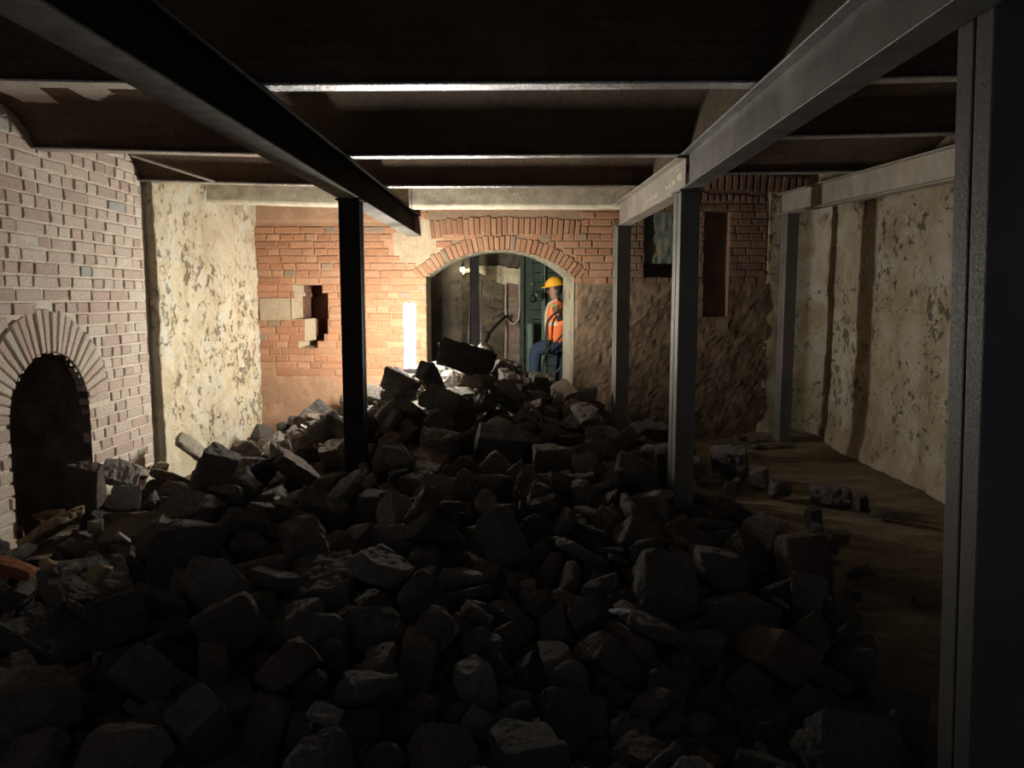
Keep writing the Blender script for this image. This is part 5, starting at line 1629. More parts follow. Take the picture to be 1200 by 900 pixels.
40,116,1044,5450,230,331,-24,-294,-232,r
2,286,367,4177,177,84,-119,52,-476,g
38,100,-1352,4198,118,492,-22,41,-73,g
56,255,-2325,7771,324,218,-80,173,-408,g
32,148,-1665,3668,172,355,142,-306,100,g
52,241,-2210,7939,385,106,182,-426,156,p
27,143,1379,5680,123,382,168,-242,134,t
68,184,-290,7660,666,443,70,18,220,d
5,357,-113,6371,361,410,34,62,-278,b
61,157,-3083,4877,93,394,174,-152,-204,g
77,224,-1185,6214,321,239,267,247,246,r
55,128,-838,4143,147,46,469,150,-74,g
74,363,664,8797,528,474,8,118,-106,g
71,324,931,5712,247,86,324,-98,358,b
41,118,1665,2834,35,256,-106,22,-416,r
57,350,1563,7456,183,112,44,484,43,g
22,187,-1987,5894,229,290,253,-317,-40,g
64,184,347,8059,577,26,-480,-108,82,t
73,177,-2871,8068,199,94,128,-442,172,g
2,293,-1818,5852,205,96,-262,-404,-96,d
45,182,-422,6987,556,262,154,246,312,g
64,135,-94,3099,132,464,13,-11,-186,g
66,264,-2175,3615,158,223,90,-156,-410,g
16,300,-1123,6801,550,436,-1,221,106,b
62,108,-1613,3542,233,288,66,-364,-174,t
14,221,-3291,6790,78,241,224,-244,-286,r
54,100,-914,3643,233,438,99,-98,-196,b
15,230,-383,8614,912,52,478,60,-120,g
79,343,1222,5011,147,120,-114,471,26,g
42,149,2454,8867,55,100,112,-346,-329,g
82,340,-535,4492,361,97,-446,-197,53,r
29,142,847,5694,258,216,-361,-47,266,t
48,288,-2785,5626,85,2,-50,-497,18,g
36,151,-2294,8535,390,128,184,-444,50,g
4,232,-3111,8740,94,14,300,-5,400,p
4,300,-1156,9104,892,375,312,30,104,g
58,230,-2849,8313,153,450,-168,-92,102,g
16,180,-2437,8495,286,293,258,-262,-170,g
33,300,904,5228,176,317,-71,-20,380,t
3,246,173,3738,200,26,72,354,346,g
69,216,-1343,3282,238,82,-43,262,-416,d
73,317,-544,8193,888,472,77,48,138,g
70,209,-440,4600,188,96,-128,332,-338,d
51,321,1165,9500,316,64,-380,306,-91,g
21,380,229,1965,294,23,-244,-396,-182,b
46,274,-1772,7013,381,150,125,26,-460,d
82,505,-745,4687,253,188,453,99,-9,t
54,260,-856,4298,163,490,-49,63,58,b
25,168,-251,4982,313,336,-50,74,359,p
78,194,1410,5328,184,490,-38,93,-16,b
63,160,431,2494,165,6,61,496,-16,p
83,181,-387,4389,163,15,494,-75,12,t
24,356,-5,8534,824,58,388,296,-89,p
13,171,-3272,4556,237,404,-270,-70,-94,g
28,104,196,5642,157,21,326,-42,376,g
28,300,-1035,9285,928,94,-491,-20,-4,d
71,268,-593,4354,217,36,147,-437,190,t
30,127,-3334,5635,38,450,176,62,-114,g
10,139,643,4828,331,82,-206,-26,-448,d
59,165,38,4828,194,271,-50,-206,362,b
26,458,990,6341,204,190,41,68,456,g
46,157,236,8688,690,458,100,163,-64,g
24,138,544,6891,386,80,326,226,-295,g
60,127,-1591,5743,294,424,-93,202,-144,g
48,336,-2916,6984,113,318,230,225,211,t
34,228,-1574,3737,252,164,111,95,449,d
34,158,-1657,9021,707,394,-53,-69,296,r
16,282,665,6068,192,322,-110,198,-308,t
36,192,-1696,7841,655,456,97,-38,-175,b
78,380,-1383,3846,161,454,8,-7,-209,d
39,409,-1614,5650,221,40,-279,-369,185,d
17,145,-1876,6350,207,270,388,59,152,d
70,86,1551,5626,111,8,-410,-286,-3,g
44,300,-1319,8737,852,14,128,-83,-476,t
28,107,905,7099,237,486,22,72,92,g
53,255,-73,8793,838,192,195,308,284,b
31,168,-686,3471,248,281,196,326,-162,d
19,208,1623,6271,38,92,2,-7,492,d
79,84,393,3511,216,164,-238,306,270,r
38,305,140,8235,743,252,428,-45,-34,g
52,138,-431,2499,142,364,97,186,272,g
67,300,-1847,9542,621,24,444,196,120,d
49,208,-1712,8785,674,334,354,-33,108,g
67,146,-1133,8498,845,20,188,-295,356,t
65,243,1399,5818,58,278,15,-390,-142,g
74,345,-953,5404,157,29,366,339,-22,b
25,105,-323,8857,870,204,-40,45,-452,g
27,283,464,5765,304,36,60,202,452,d
8,419,-2272,7247,233,432,-12,-132,214,g
20,104,-1036,2911,168,310,-102,367,90,g
38,238,-358,9346,830,175,-53,10,-465,g
6,207,-494,9059,1007,351,228,110,250,g
59,155,-1303,4094,238,359,-55,-253,233,d
21,176,-116,7732,714,298,-92,385,70,p
54,126,290,3881,206,471,-16,-128,-106,g
34,195,-1197,5691,232,20,386,-285,142,b
72,208,-532,4774,329,380,156,-194,-208,g
22,359,-464,5657,171,496,56,13,15,g
70,332,-328,4962,194,4,61,496,-9,g
9,140,-878,3179,164,157,367,300,-28,g
41,161,-1886,5310,264,368,-138,-290,-110,b
54,155,-918,6730,455,158,41,68,468,g
41,174,-1337,5676,158,173,8,-31,468,g
27,177,-3094,7091,57,262,-168,-253,299,g
78,206,-2288,7529,285,94,-481,70,70,t
43,279,-678,8026,832,279,-343,182,-146,d
66,165,-354,4521,186,229,235,130,-354,p
10,145,-847,9342,890,312,-214,197,262,r
10,156,1700,5875,47,56,2,-2,-497,d
55,102,-1208,4776,250,13,77,494,4,g
70,171,296,8890,676,318,-102,103,-357,g
45,140,-1002,8881,888,108,39,484,-52,p
20,104,-1374,2727,165,153,-208,-392,172,d
26,204,-2095,6675,231,144,-85,-26,-470,d
50,109,-1292,2758,135,253,-16,9,431,g
5,107,751,3213,134,359,6,-12,348,r
56,100,-305,4032,137,17,-187,-464,10,b
21,210,-718,7104,585,242,376,-160,-156,g
79,320,-2807,9517,233,248,-399,158,-65,g
77,115,1510,6712,109,272,-247,204,-272,p
24,140,-2752,3992,28,320,211,-300,-114,d
14,190,-347,8136,844,32,236,218,-382,g
20,185,-273,6055,324,154,314,356,-27,g
32,263,1243,8757,220,268,-51,76,-412,d
16,90,-1345,2551,244,42,-484,119,10,g
1,123,-534,9098,928,80,218,-443,12,b
66,184,941,5556,344,351,-104,-225,256,g
78,329,-2254,4557,158,28,-482,-88,92,g
14,270,-1512,4149,212,138,432,-210,-28,b
2,136,-2156,8979,435,174,-92,109,446,b
56,323,-1430,5862,245,32,-35,116,-484,g
3,167,-758,3392,180,326,-148,-155,-312,g
63,168,-27,8360,779,204,454,44,-30,b
3,159,985,9603,361,222,-435,107,9,g
19,157,872,3922,226,316,-152,-288,-210,g
31,312,-2876,9519,106,99,318,-368,-58,b
45,114,282,1819,155,418,-25,181,203,g
75,90,-2967,9422,21,202,-2,2,-458,d
23,143,807,3973,304,400,-160,-58,-247,d
82,175,-1202,3983,134,478,-2,-4,145,d
79,117,-805,6943,708,72,-256,-103,411,p
57,300,-2733,9177,180,8,-417,-265,-78,g
0,185,1860,9099,62,272,322,-190,-190,b
62,153,983,1785,169,333,-2,-49,-370,b
23,284,-2945,8916,110,84,-140,-384,-276,g
40,109,143,3542,121,128,-11,-12,-483,r
75,107,-738,7317,597,39,-318,-378,-68,g
45,121,-3155,4158,36,140,388,-278,-44,p
78,335,-2401,9296,268,254,-120,-86,404,d
6,91,1803,5378,186,3,128,-483,-2,p
53,264,-1139,2175,197,237,202,-186,-344,g
44,171,-3077,3293,42,68,-438,-212,91,t
15,86,-84,1942,113,498,-6,-3,40,p
66,125,-1115,8968,835,234,-384,-209,66,d
83,171,-3268,3277,47,25,-478,134,-56,b
21,155,-1367,7936,653,194,-43,-66,454,d
25,148,334,3506,146,21,-88,476,-122,b
7,220,-2751,3009,117,112,237,-272,328,r
72,319,-1975,5369,166,88,416,-10,-262,b
43,192,1953,5232,60,259,224,224,287,b
79,151,-1013,8776,915,174,-194,-251,-344,b
56,266,-2697,8875,160,35,68,492,-38,d
19,353,422,6059,208,308,53,-1,390,b
5,151,-3209,4302,32,396,-15,8,305,p
53,161,-2586,4572,49,322,-372,-75,48,d
5,237,-2650,3433,180,158,163,-444,32,g
15,101,-401,2908,119,427,-10,-2,-260,d
31,137,-2486,3701,85,434,-96,224,43,g
28,153,1429,4920,161,177,420,23,-204,b
39,182,-824,4422,195,39,393,286,-110,b
13,187,-2438,2752,217,4,286,262,-316,d
19,137,1460,4082,195,58,-52,-39,-492,g
58,233,1386,4585,40,260,42,-239,352,g
46,217,-197,2352,153,7,463,181,-56,g
63,171,-2478,4338,196,108,178,333,310,d
71,214,-231,5830,250,370,173,-63,280,g
39,101,1205,1924,105,40,68,480,117,b
47,261,-100,2101,137,354,0,8,354,t
42,159,533,1952,173,332,90,140,335,b
32,181,1524,5376,88,243,-134,406,88,g
65,134,-356,8239,903,150,-177,-386,-218,b
83,264,-1421,2083,260,326,2,-104,-364,b
7,187,-3051,9278,69,194,-315,-272,197,b
12,151,283,5040,281,180,6,-308,350,g
28,131,365,6856,378,238,163,148,381,d
40,248,-1413,3814,237,151,3,-10,476,g
2,228,-385,2192,161,362,-84,-40,-332,p
35,128,616,3763,272,134,308,258,-266,b
10,168,-3296,4171,35,370,-36,91,-322,d
6,232,295,9561,686,143,-468,-105,-12,t
41,87,1388,3435,32,394,4,-8,308,p
5,145,-395,4239,169,206,306,-300,-153,g
5,219,-1474,3589,141,425,11,-9,263,t
47,391,525,8477,639,474,-19,110,-114,g
61,193,1420,4142,114,65,-150,-448,151,p
31,224,-2731,3563,76,228,358,-202,170,r
80,276,-2898,3982,92,42,-383,-292,-126,g
54,111,-2806,3771,199,88,294,-259,298,d
49,105,-3194,3809,128,148,248,325,246,b
63,167,-2767,5058,66,114,151,-336,-318,b
46,240,-2810,3641,174,79,-270,-174,374,d
41,139,1136,5977,117,46,-396,-298,51,b
8,166,-1140,4956,141,458,-17,18,-200,d
63,192,-3131,6448,91,376,136,285,-95,d
23,159,-1569,4822,156,98,188,-396,219,g
70,127,-1725,7765,542,73,-206,-80,-442,d
76,307,293,10008,644,34,-341,314,-185,d
0,103,1639,3681,51,44,-380,64,315,r
45,309,-1006,5870,258,164,-28,65,-467,b
67,193,-1546,2308,149,57,-156,471,21,b
42,171,-3292,3924,96,4,216,220,393,g
80,108,-1023,8120,750,441,-131,-168,102,g
46,139,1332,3743,38,28,264,-418,-66,t
6,118,325,3307,207,312,-94,-182,-332,g
79,141,-1200,1963,153,155,-42,-204,-428,t
49,267,-1363,9532,801,472,112,102,-70,g
37,284,-2030,2735,251,424,214,-123,-97,b
25,187,1534,6497,66,366,50,-64,330,d
20,147,115,1952,172,53,-319,-31,-380,g
53,144,-61,4367,277,14,130,393,-280,b
23,209,-2613,3290,117,94,-27,443,-210,r
53,252,896,2170,176,328,-373,-18,56,b
19,133,199,8555,702,250,17,-133,-412,g
43,118,-942,1487,317,216,-6,-5,-450,g
69,110,-2892,3676,29,143,-51,44,-474,p
13,208,-682,5732,304,317,192,-156,-298,g
70,143,1136,5266,165,215,124,388,-194,d
4,89,-2088,4052,111,34,-52,-2,496,d
38,173,1047,7374,227,88,16,-406,278,g
36,329,57,5353,236,228,58,-96,-431,b
58,102,-811,2346,194,204,-394,-42,-226,d
72,239,-1814,8387,589,324,-14,370,86,g
60,143,450,5683,138,48,116,484,6,g
81,216,-160,6089,363,20,-402,96,280,t
21,165,1297,6370,111,376,168,-235,158,g
60,151,-3112,7987,64,134,-138,-221,406,b
25,189,-2578,3638,80,236,-172,-72,-400,b
8,203,1749,5182,101,125,-241,-116,404,d
65,292,-1065,3575,143,73,442,192,114,r
6,93,-1618,3709,145,348,-108,316,132,d
38,218,-74,1949,221,166,-60,72,462,d
24,179,-1643,3391,147,232,288,-330,-64,b
61,133,-1515,4722,162,114,-380,275,132,g
2,191,947,6863,222,262,-330,-219,157,b
73,323,1378,8994,200,38,346,-12,-359,b
82,196,-1703,9451,647,288,150,88,-370,d
49,112,-2460,8628,222,474,-22,-144,65,b
83,122,922,9003,413,14,-106,484,66,g
62,224,1339,4794,159,224,155,-40,-418,b
81,132,766,5330,318,319,31,-26,383,r
42,153,603,2049,248,8,-126,384,294,b
21,309,-1046,3929,218,98,86,-252,-411,d
9,201,-1591,7778,537,428,-219,136,-30,g
59,116,-44,7437,615,306,168,167,317,g
24,219,-6,4555,249,154,358,-10,-314,g
59,200,-522,2303,174,208,104,-23,442,b
18,261,-2392,3075,220,286,-182,-231,286,g
37,239,235,1557,204,138,-58,-292,378,p
39,173,-1097,7219,705,209,121,306,-313,g
33,205,-1380,4268,187,450,-172,74,-114,g
48,273,-1636,5260,190,3,-390,-314,9,g
2,100,-1244,4074,145,267,24,242,-346,b
76,128,63,7213,520,486,18,32,-110,d
53,202,769,5762,260,408,132,14,258,r
48,121,-1038,2049,231,26,76,479,119,g
37,247,-1192,9674,846,238,-350,2,266,p
30,122,470,1950,145,64,363,-334,-46,r
60,196,-1800,4471,145,423,38,38,-261,b
58,229,-12,1683,146,166,304,-50,356,d
54,118,332,3833,126,2,486,-114,-29,g
73,177,-1842,8269,552,426,14,-42,-258,g
19,230,935,6464,312,61,484,-97,-52,g
58,114,-1495,3578,197,69,-280,-129,-388,p
67,205,405,3795,170,50,-228,-442,5,t
79,265,-780,5525,244,151,-388,-222,166,b
20,110,126,4625,165,5,-64,-80,490,d
14,87,253,4016,186,382,155,-24,281,b
34,295,-868,1518,205,338,-368,23,-14,d
46,249,643,2370,192,475,-146,40,-38,g
51,130,838,1709,165,52,-166,-354,307,d
79,166,-3081,6247,41,124,-246,392,-141,g
39,271,-808,1731,212,205,-46,82,-446,b
27,160,-1441,5187,377,14,-14,-472,166,d
6,212,-2251,5512,120,32,328,-374,36,r
53,175,1401,3273,47,46,424,258,-32,d
68,208,-1057,4701,213,200,355,-188,-222,g
0,159,-2532,3076,183,208,-130,330,284,r
55,236,-3010,3745,199,220,22,18,-448,b
22,221,280,6748,450,250,-58,-40,-427,b
70,175,-1023,2352,157,1,-473,162,7,r
75,129,-1754,8501,697,40,-156,-243,406,p
81,379,-1445,5143,192,265,-25,21,-423,g
80,280,-1264,3560,226,127,288,-28,-388,b
26,201,-1024,1982,148,286,22,-14,-409,g
4,354,-2377,6796,190,193,274,364,-77,r
73,119,-1273,3006,206,187,-338,-178,263,b
83,184,-1412,4581,354,228,-258,239,-273,t
14,277,-499,1543,245,261,-144,62,396,r
36,130,228,1972,132,3,-328,-378,-6,b
34,105,-1820,7811,498,106,-50,471,-120,d
46,276,-1920,8789,568,80,-403,281,-48,d
17,247,-3054,8426,76,472,-122,110,10,g
69,170,-1963,3643,193,356,-134,-292,-142,g
59,278,-1734,5405,208,488,-20,-88,-59,g
2,174,766,9184,475,347,-134,298,-153,r
7,111,-147,1796,142,6,-150,477,12,b
35,251,357,1714,221,414,-58,66,266,g
68,174,-347,2326,195,430,191,-162,-46,d
10,113,-2099,9615,405,126,-18,480,57,p
82,266,-725,2115,183,119,438,-198,-66,g
63,202,-3056,7636,106,320,320,-161,140,d
14,267,-220,1623,209,440,-214,48,-90,g
15,318,-2128,9579,529,466,-169,56,21,r
78,153,516,3830,223,235,-63,-202,-388,d
8,138,-1264,1684,233,160,8,-4,474,d
5,131,-591,1911,141,479,-6,2,-144,b
56,204,-2357,8533,330,356,-155,71,-308,g
0,162,-518,5146,159,32,292,404,12,r
37,252,1191,5515,143,150,20,4,476,g
27,262,729,4903,186,18,376,328,-6,b
27,98,2278,3637,28,118,-187,334,-300,p
4,142,-923,4504,138,72,-42,488,72,g
65,200,-1115,1948,185,93,462,84,146,b
19,348,518,5336,162,320,9,-7,-384,d
53,215,-2421,3762,168,307,163,-165,-319,d
79,313,-2350,2569,202,236,428,-101,36,g
47,237,-479,1752,199,290,345,-164,-142,b
50,316,-2216,9504,393,430,-45,-143,205,t
35,308,1379,7068,163,259,-90,-253,332,d
17,201,804,7200,350,454,-52,-202,-25,g
14,157,702,7377,373,65,-71,-292,-394,d
26,218,-2740,2776,184,164,7,-156,446,r
29,168,246,5000,204,396,-44,114,-280,d
21,135,-1052,2129,275,162,-76,-243,-398,t
61,303,-2542,4160,100,90,-447,196,60,g
75,113,819,3884,119,339,14,-12,-367,g
28,351,-2817,3238,106,218,208,-255,-306,r
20,200,-1485,9393,768,161,308,153,-325,g
65,160,-625,2297,162,193,-351,239,-180,g
66,297,44,2079,217,28,-206,60,-450,g
28,195,150,5596,278,240,328,-122,-264,t
45,117,1719,5989,34,367,8,-50,336,r
49,167,-2979,3785,70,279,-222,-208,-282,g
0,201,-915,1657,338,86,146,-468,-44,d
60,181,-998,1690,260,96,-298,-388,38,g
38,434,1312,8191,146,166,124,46,452,d
56,108,-3232,3782,68,168,56,-8,468,g
83,96,166,3214,139,52,8,-38,-496,b
0,251,253,2192,183,387,-8,2,316,d
23,168,-134,2086,232,198,371,-42,268,b
81,88,-726,2971,127,66,-360,340,16,d
29,194,642,2087,150,236,15,7,440,g
80,203,-1536,9272,676,52,-178,282,370,b
54,97,-2642,4269,10,370,0,-2,336,r
32,118,3239,3947,26,380,-50,48,317,b
13,91,-618,2831,137,0,120,-486,10,d
81,182,-2829,3797,75,286,380,41,151,b
53,89,-513,3610,149,80,126,-319,-355,r
52,217,-2074,4295,206,124,352,-329,52,d
52,230,-1419,2033,164,204,20,146,432,g
58,115,-1078,3205,132,194,301,-90,337,r
80,132,1097,4660,185,74,92,414,254,r
55,233,1313,9229,140,78,336,228,-280,b
18,138,756,1882,187,377,272,79,-166,d
28,325,-2969,3507,123,250,423,15,90,b
13,298,1623,8466,205,128,395,140,240,b
49,142,-973,3765,185,116,464,-84,-118,g
17,419,-1989,4698,212,78,-16,-494,8,b
8,296,-355,8408,874,276,46,42,412,g
50,227,-1622,4960,147,482,0,6,134,t
55,129,1114,3458,122,3,-58,-18,-496,d
24,126,1329,3083,53,78,24,0,-493,d
2,121,-636,2400,141,82,-38,490,-30,b
36,120,-742,4253,229,211,-325,-246,199,b
4,132,-2648,4027,42,36,-408,218,186,g
5,321,-1962,4179,364,414,75,-178,203,d
49,133,133,1746,156,230,-16,-8,444,b
63,235,1303,5303,115,332,-364,52,66,g
31,380,2131,3245,108,48,75,-486,-80,b
54,254,-878,7706,768,116,340,-302,175,g
46,306,-1181,4241,222,170,-222,406,-83,d
2,208,-389,3579,170,283,236,-39,336,r
74,137,-2959,7497,83,58,456,194,-24,b
53,137,694,2296,146,44,454,196,-55,g
23,177,-597,1786,167,231,64,428,99,p
17,110,-2066,3634,223,206,315,-310,-112,d
7,218,-1343,8926,802,366,-321,-106,-44,g
27,166,-1209,8405,805,306,102,70,-376,g
7,134,-3189,4026,137,175,-278,250,282,b
37,163,-1615,9604,690,283,-78,26,-404,g
24,347,-2701,6624,186,104,-46,-264,-408,t
72,201,-553,5970,430,20,480,-100,94,d
12,283,-771,1490,353,219,14,60,446,g
23,115,173,1841,155,332,171,-332,20,b
39,149,-1428,6419,448,48,263,-422,30,g
33,116,-3152,3344,12,500,9,6,-21,g
64,291,235,5147,137,476,-4,9,-154,b
10,177,-3101,6843,62,301,118,202,324,t
18,242,-2393,3039,90,34,-498,-4,12,b
2,177,-3106,7864,129,40,-173,98,-457,p
0,157,-847,6634,445,262,356,112,205,g
22,214,-158,5031,269,227,-77,-407,164,g
24,144,-865,2340,149,10,-116,469,-128,r
44,333,-3227,4210,155,24,-443,-84,-214,b
32,107,71,1854,133,462,9,61,-180,g
3,134,-405,6029,359,423,-76,-38,253,b
39,209,-389,2211,259,46,494,-47,-34,d
22,171,-1968,5232,160,46,-26,360,342,g
37,227,-2705,3723,56,466,-134,60,106,g
3,95,-2274,8052,316,64,-480,-124,27,b
61,380,-1170,1692,165,475,10,-1,-156,d
81,148,-2722,3678,204,136,-274,-338,-207,b
19,237,-102,1864,211,279,-100,-59,-398,g
78,222,-3050,4701,25,472,-2,-4,-164,r
83,250,-875,5032,190,324,244,162,245,b
75,143,-1039,8688,875,104,-268,-386,136,b
51,159,1403,2044,236,146,-439,188,-24,t
43,229,-101,5103,255,302,218,-295,154,g
42,140,702,8707,586,320,136,58,355,b
9,187,351,2012,125,170,-262,-150,361,b
77,269,-934,2146,196,278,-346,160,-166,d
30,111,284,3258,150,42,-52,462,-178,g
64,88,-1171,3267,125,10,-338,368,-2,g
25,254,1235,4102,88,124,-61,20,-480,g
33,104,18,1965,157,271,230,-282,210,b
70,122,-1512,4343,137,0,340,367,-10,g
29,276,1486,5583,47,474,0,-3,157,t
6,85,-1337,2171,147,49,142,-472,71,t
64,159,-134,5031,337,266,40,-408,109,d
54,324,-2902,8184,91,149,-64,42,-471,b
63,266,1346,6634,119,260,-140,235,-328,r
6,228,-1439,1830,170,6,446,222,46,b
78,249,-1050,4211,139,124,2,6,484,r
15,298,-162,8126,744,496,25,52,-26,p
42,138,-2639,4235,214,226,121,-102,-417,g
75,95,1460,3634,21,498,1,-13,48,d
18,149,463,6780,314,274,62,42,412,t
44,157,-802,2270,170,280,-101,208,-344,b
18,289,897,1820,252,97,72,-68,-480,g
80,188,-1307,1930,173,231,-73,-424,-107,g
79,140,-198,1882,145,219,200,104,389,t
63,255,-2300,2873,207,91,417,144,-218,g
28,287,-3083,3010,86,455,-30,44,201,g
69,109,305,5297,136,231,275,251,240,g
63,282,570,1718,241,162,277,-350,-158,b
54,124,1306,3976,34,488,-24,90,-62,d
31,203,-2596,2931,77,0,-306,394,30,t
31,208,1671,5408,102,33,-428,202,-159,d
81,107,-2601,2894,156,199,-110,300,-330,g
57,100,-1282,2100,154,82,-18,-474,-138,t
43,129,866,3451,175,37,250,88,-422,t
30,300,-1160,7569,644,42,-175,124,450,r
77,119,-1259,5196,145,280,-335,-199,142,t
76,167,-3129,3713,65,453,72,44,194,r
67,177,-3064,5564,54,400,-64,10,292,d
43,151,-780,1946,187,232,9,-242,-371,d
24,344,-183,6730,531,34,233,390,206,g
58,260,-1679,5978,162,197,215,-226,337,p
67,163,739,1710,192,85,302,105,-374,g
42,180,-2213,8869,399,106,292,380,100,b
73,297,-2970,2851,109,31,-412,-216,-179,b
36,161,1190,3695,95,478,-3,38,-143,b
70,116,796,1965,154,181,-275,324,-192,g
59,174,-821,7271,634,388,56,310,-10,b
48,169,-540,2057,165,0,300,-399,-20,g
6,175,553,5834,190,318,128,113,-346,d
34,208,1811,4828,100,294,234,242,-224,g
68,312,-330,1975,217,372,112,2,314,g
37,172,541,6370,380,59,-491,55,-50,d
33,109,468,6787,359,30,496,-59,8,b
6,269,-255,1798,326,438,106,-174,-126,g
61,431,-1293,4778,171,424,8,3,-264,b
83,142,1464,5180,155,280,168,-268,-268,t
6,238,-854,8035,841,106,-173,-441,120,b
29,167,1342,5507,77,376,160,-116,-264,d
55,222,-2623,3169,59,148,-26,42,475,b
76,188,-1858,8588,598,130,-106,471,16,p
9,269,-929,7923,730,215,-216,-108,382,b
62,253,881,2026,270,100,7,-384,-303,r
9,171,-3179,3534,12,158,-240,-149,381,d
8,242,-2258,3090,161,79,418,36,-260,r
46,200,-130,8411,905,456,130,-98,123,b
26,176,-947,5390,285,349,-168,197,248,t
83,146,440,5960,308,87,-180,405,-215,p
11,102,-2782,3885,16,24,450,206,-60,t
22,243,78,6087,293,62,-128,-86,472,t
43,104,-336,3773,133,238,-2,-2,440,b
2,92,-3132,4833,24,318,-140,-15,-358,g
12,145,-3189,5960,32,12,402,-298,8,t
41,309,-952,1327,243,305,212,-251,222,r
67,152,-1517,9144,708,294,38,162,368,b
83,83,-373,3727,158,44,-45,-12,496,b
46,327,-1975,5059,168,472,42,34,156,g
69,237,25,5448,359,146,-427,116,-182,b
49,288,1144,1997,238,310,-316,-216,84,g
43,289,-755,4116,265,194,-402,-43,221,b
12,197,-525,3657,238,263,342,191,164,g
44,204,-194,5974,238,76,-488,40,66,d
57,204,198,6960,420,453,34,78,-194,g
23,137,-1417,2397,161,498,18,0,-36,g
14,115,-2398,5920,59,216,-208,-297,-268,d
79,124,-1516,2179,134,12,94,-408,274,b
67,178,-2681,2848,139,301,-218,-314,116,g
14,114,1381,5095,172,114,-394,200,204,p
83,227,702,4120,169,312,42,-86,-380,g
54,183,-1307,2254,167,488,-88,12,-58,b
62,150,-1671,4032,166,208,266,180,-322,d
27,212,1334,2008,132,204,-140,425,88,b
14,208,1713,4998,137,250,-41,384,-194,d
9,298,438,9578,563,60,-118,-74,476,t
34,175,1517,8282,90,498,-50,2,2,g
4,171,-3294,3596,62,317,300,181,162,b
13,154,1528,5058,177,172,226,306,-275,g
82,173,-1136,6073,232,228,6,-60,440,b
16,148,-450,2006,149,28,294,399,62,b
48,207,-440,8961,1121,99,74,-40,-483,d
"""

rg = random.Random(21)
def unpack(line):
    a = line.split(',')
    k, s, x, y, z, qw, qx, qy, qz = (int(c) for c in a[:9])
    return k, s / 1000, Vector((x, y, z)) / 1000, Quaternion((qw, qx, qy, qz)).normalized(), a[9]
for line in STONES.strip().split('\n'):
    d, label, g = line.split('|')
    k, s, loc, q, c = unpack(d)
    o = bpy.data.objects.new('stone', ROCKS[k]); link(o)
    o.rotation_mode = 'QUATERNION'; o.location = loc; o.rotation_quaternion = q; o.scale = (s, s, s)
    f = rg.uniform(.85, 1.15); t = TINTS[c]; o.color = (t[0] * f, t[1] * f, t[2] * f, 1)
    tag(o, label, 'stone', GROUPS[int(g)])
# all the smaller and half-buried stones
vv = []; ff = []; cols = []
for line in REST.strip().split('\n'):
    k, s, loc, q, c = unpack(line)
    m = Matrix.LocRotScale(loc, q, Vector((s, s, s))); n = len(vv); f = rg.uniform(.85, 1.15); t = tuple(a * f for a in TINTS[c])
    vv += [m @ v.co for v in ROCKS_SMALL[k].vertices]
    for p in ROCKS_SMALL[k].polygons: ff.append([n + i for i in p.vertices]); cols.append(t)
me = bpy.data.meshes.new('rubble'); me.from_pydata(vv, [], ff); me.update(); me.materials.append(M_ROCKFILL)
o = bpy.data.objects.new('rubble', me); link(o); set_tint(o, cols)
tag(o, 'small and half-buried broken stones filling the gaps of the rubble heap', 'rubble', None, 'stuff')

# ---------- debris that differs from the rest ----------
def chunk(name, k, size, loc, rot, mat_or_col, label, cat, group=None):
    """an irregular broken piece with the given outer size"""
    me = ROCKS[k].copy(); lo = [min(v.co[i] for v in me.vertices) for i in range(3)]; hi = [max(v.co[i] for v in me.vertices) for i in range(3)]
    for v in me.vertices:
        for i in range(3): v.co[i] = ((v.co[i] - lo[i]) / (hi[i] - lo[i]) - .5) * size[i]
    o = bpy.data.objects.new(name, me); link(o); o.location = loc; o.rotation_euler = [math.radians(a) for a in rot]
    if isinstance(mat_or_col, tuple): o.color = (*mat_or_col, 1)
    else: me.materials[0] = mat_or_col
    return tag(o, label, cat, group)
WHITE = (.62, .60, .55)
chunk('stone_block', 0, (.24, .22, .34), (-3.27, 5.60, .385), (0, 8, 12), (.16, .13, .11), 'upright dark grey stone block before the right side of the niche', 'stone')
chunk('stone_slab', 1, (.30, .24, .075), (-3.27, 6.10, .36), (38, 18, 15), (.50, .49, .44), 'whitish speckled slab leaning against the brick at the right edge of the niche', 'slab')
chunk('plaster_piece', 5, (.22, .20, .04), (-3.10, 5.84, .23), (72, 0, 20), WHITE, 'bright white broken plaster piece standing just below the leaning speckled slab', 'plaster piece')
chunk('stone_slab', 8, (.46, .26, .08), (-3.12, 4.93, .27), (8, -30, -24), (.42, .31, .19), 'tan flat slab tilted up near the left foot of the niche', 'slab')
chunk('plaster_piece', 6, (.10, .085, .09), (-2.86, 4.97, .262), (0, 0, 20), (.50, .46, .36), 'small pale cube of plaster in front of the niche', 'plaster piece')
for k, (x, y, z, s, lab) in enumerate(((-2.43, 3.78, .425, .095, 'leftmost of the three yellowish lumps on a stone'), (-2.315, 3.77, .40, .085, 'middle and palest of the three yellowish lumps on a stone'), (-2.17, 3.80, .375, .13, 'rightmost and largest of the three yellowish lumps on a stone'))):
    chunk('mortar_lump', (2, 10, 9)[k], (s, s * .8, s * .7), (x, y, z), (0, 0, 40 * k), (.52, .40, .20) if k != 1 else (.60, .55, .38), lab, 'mortar lump', 'yellowish mortar lumps')
chunk('broken_brick', 7, (.23, .12, .075), (-2.66, 3.84, .385), (0, 18, 10), (.42, .16, .07), 'orange broken brick lying in the rubble at the far left', 'brick')
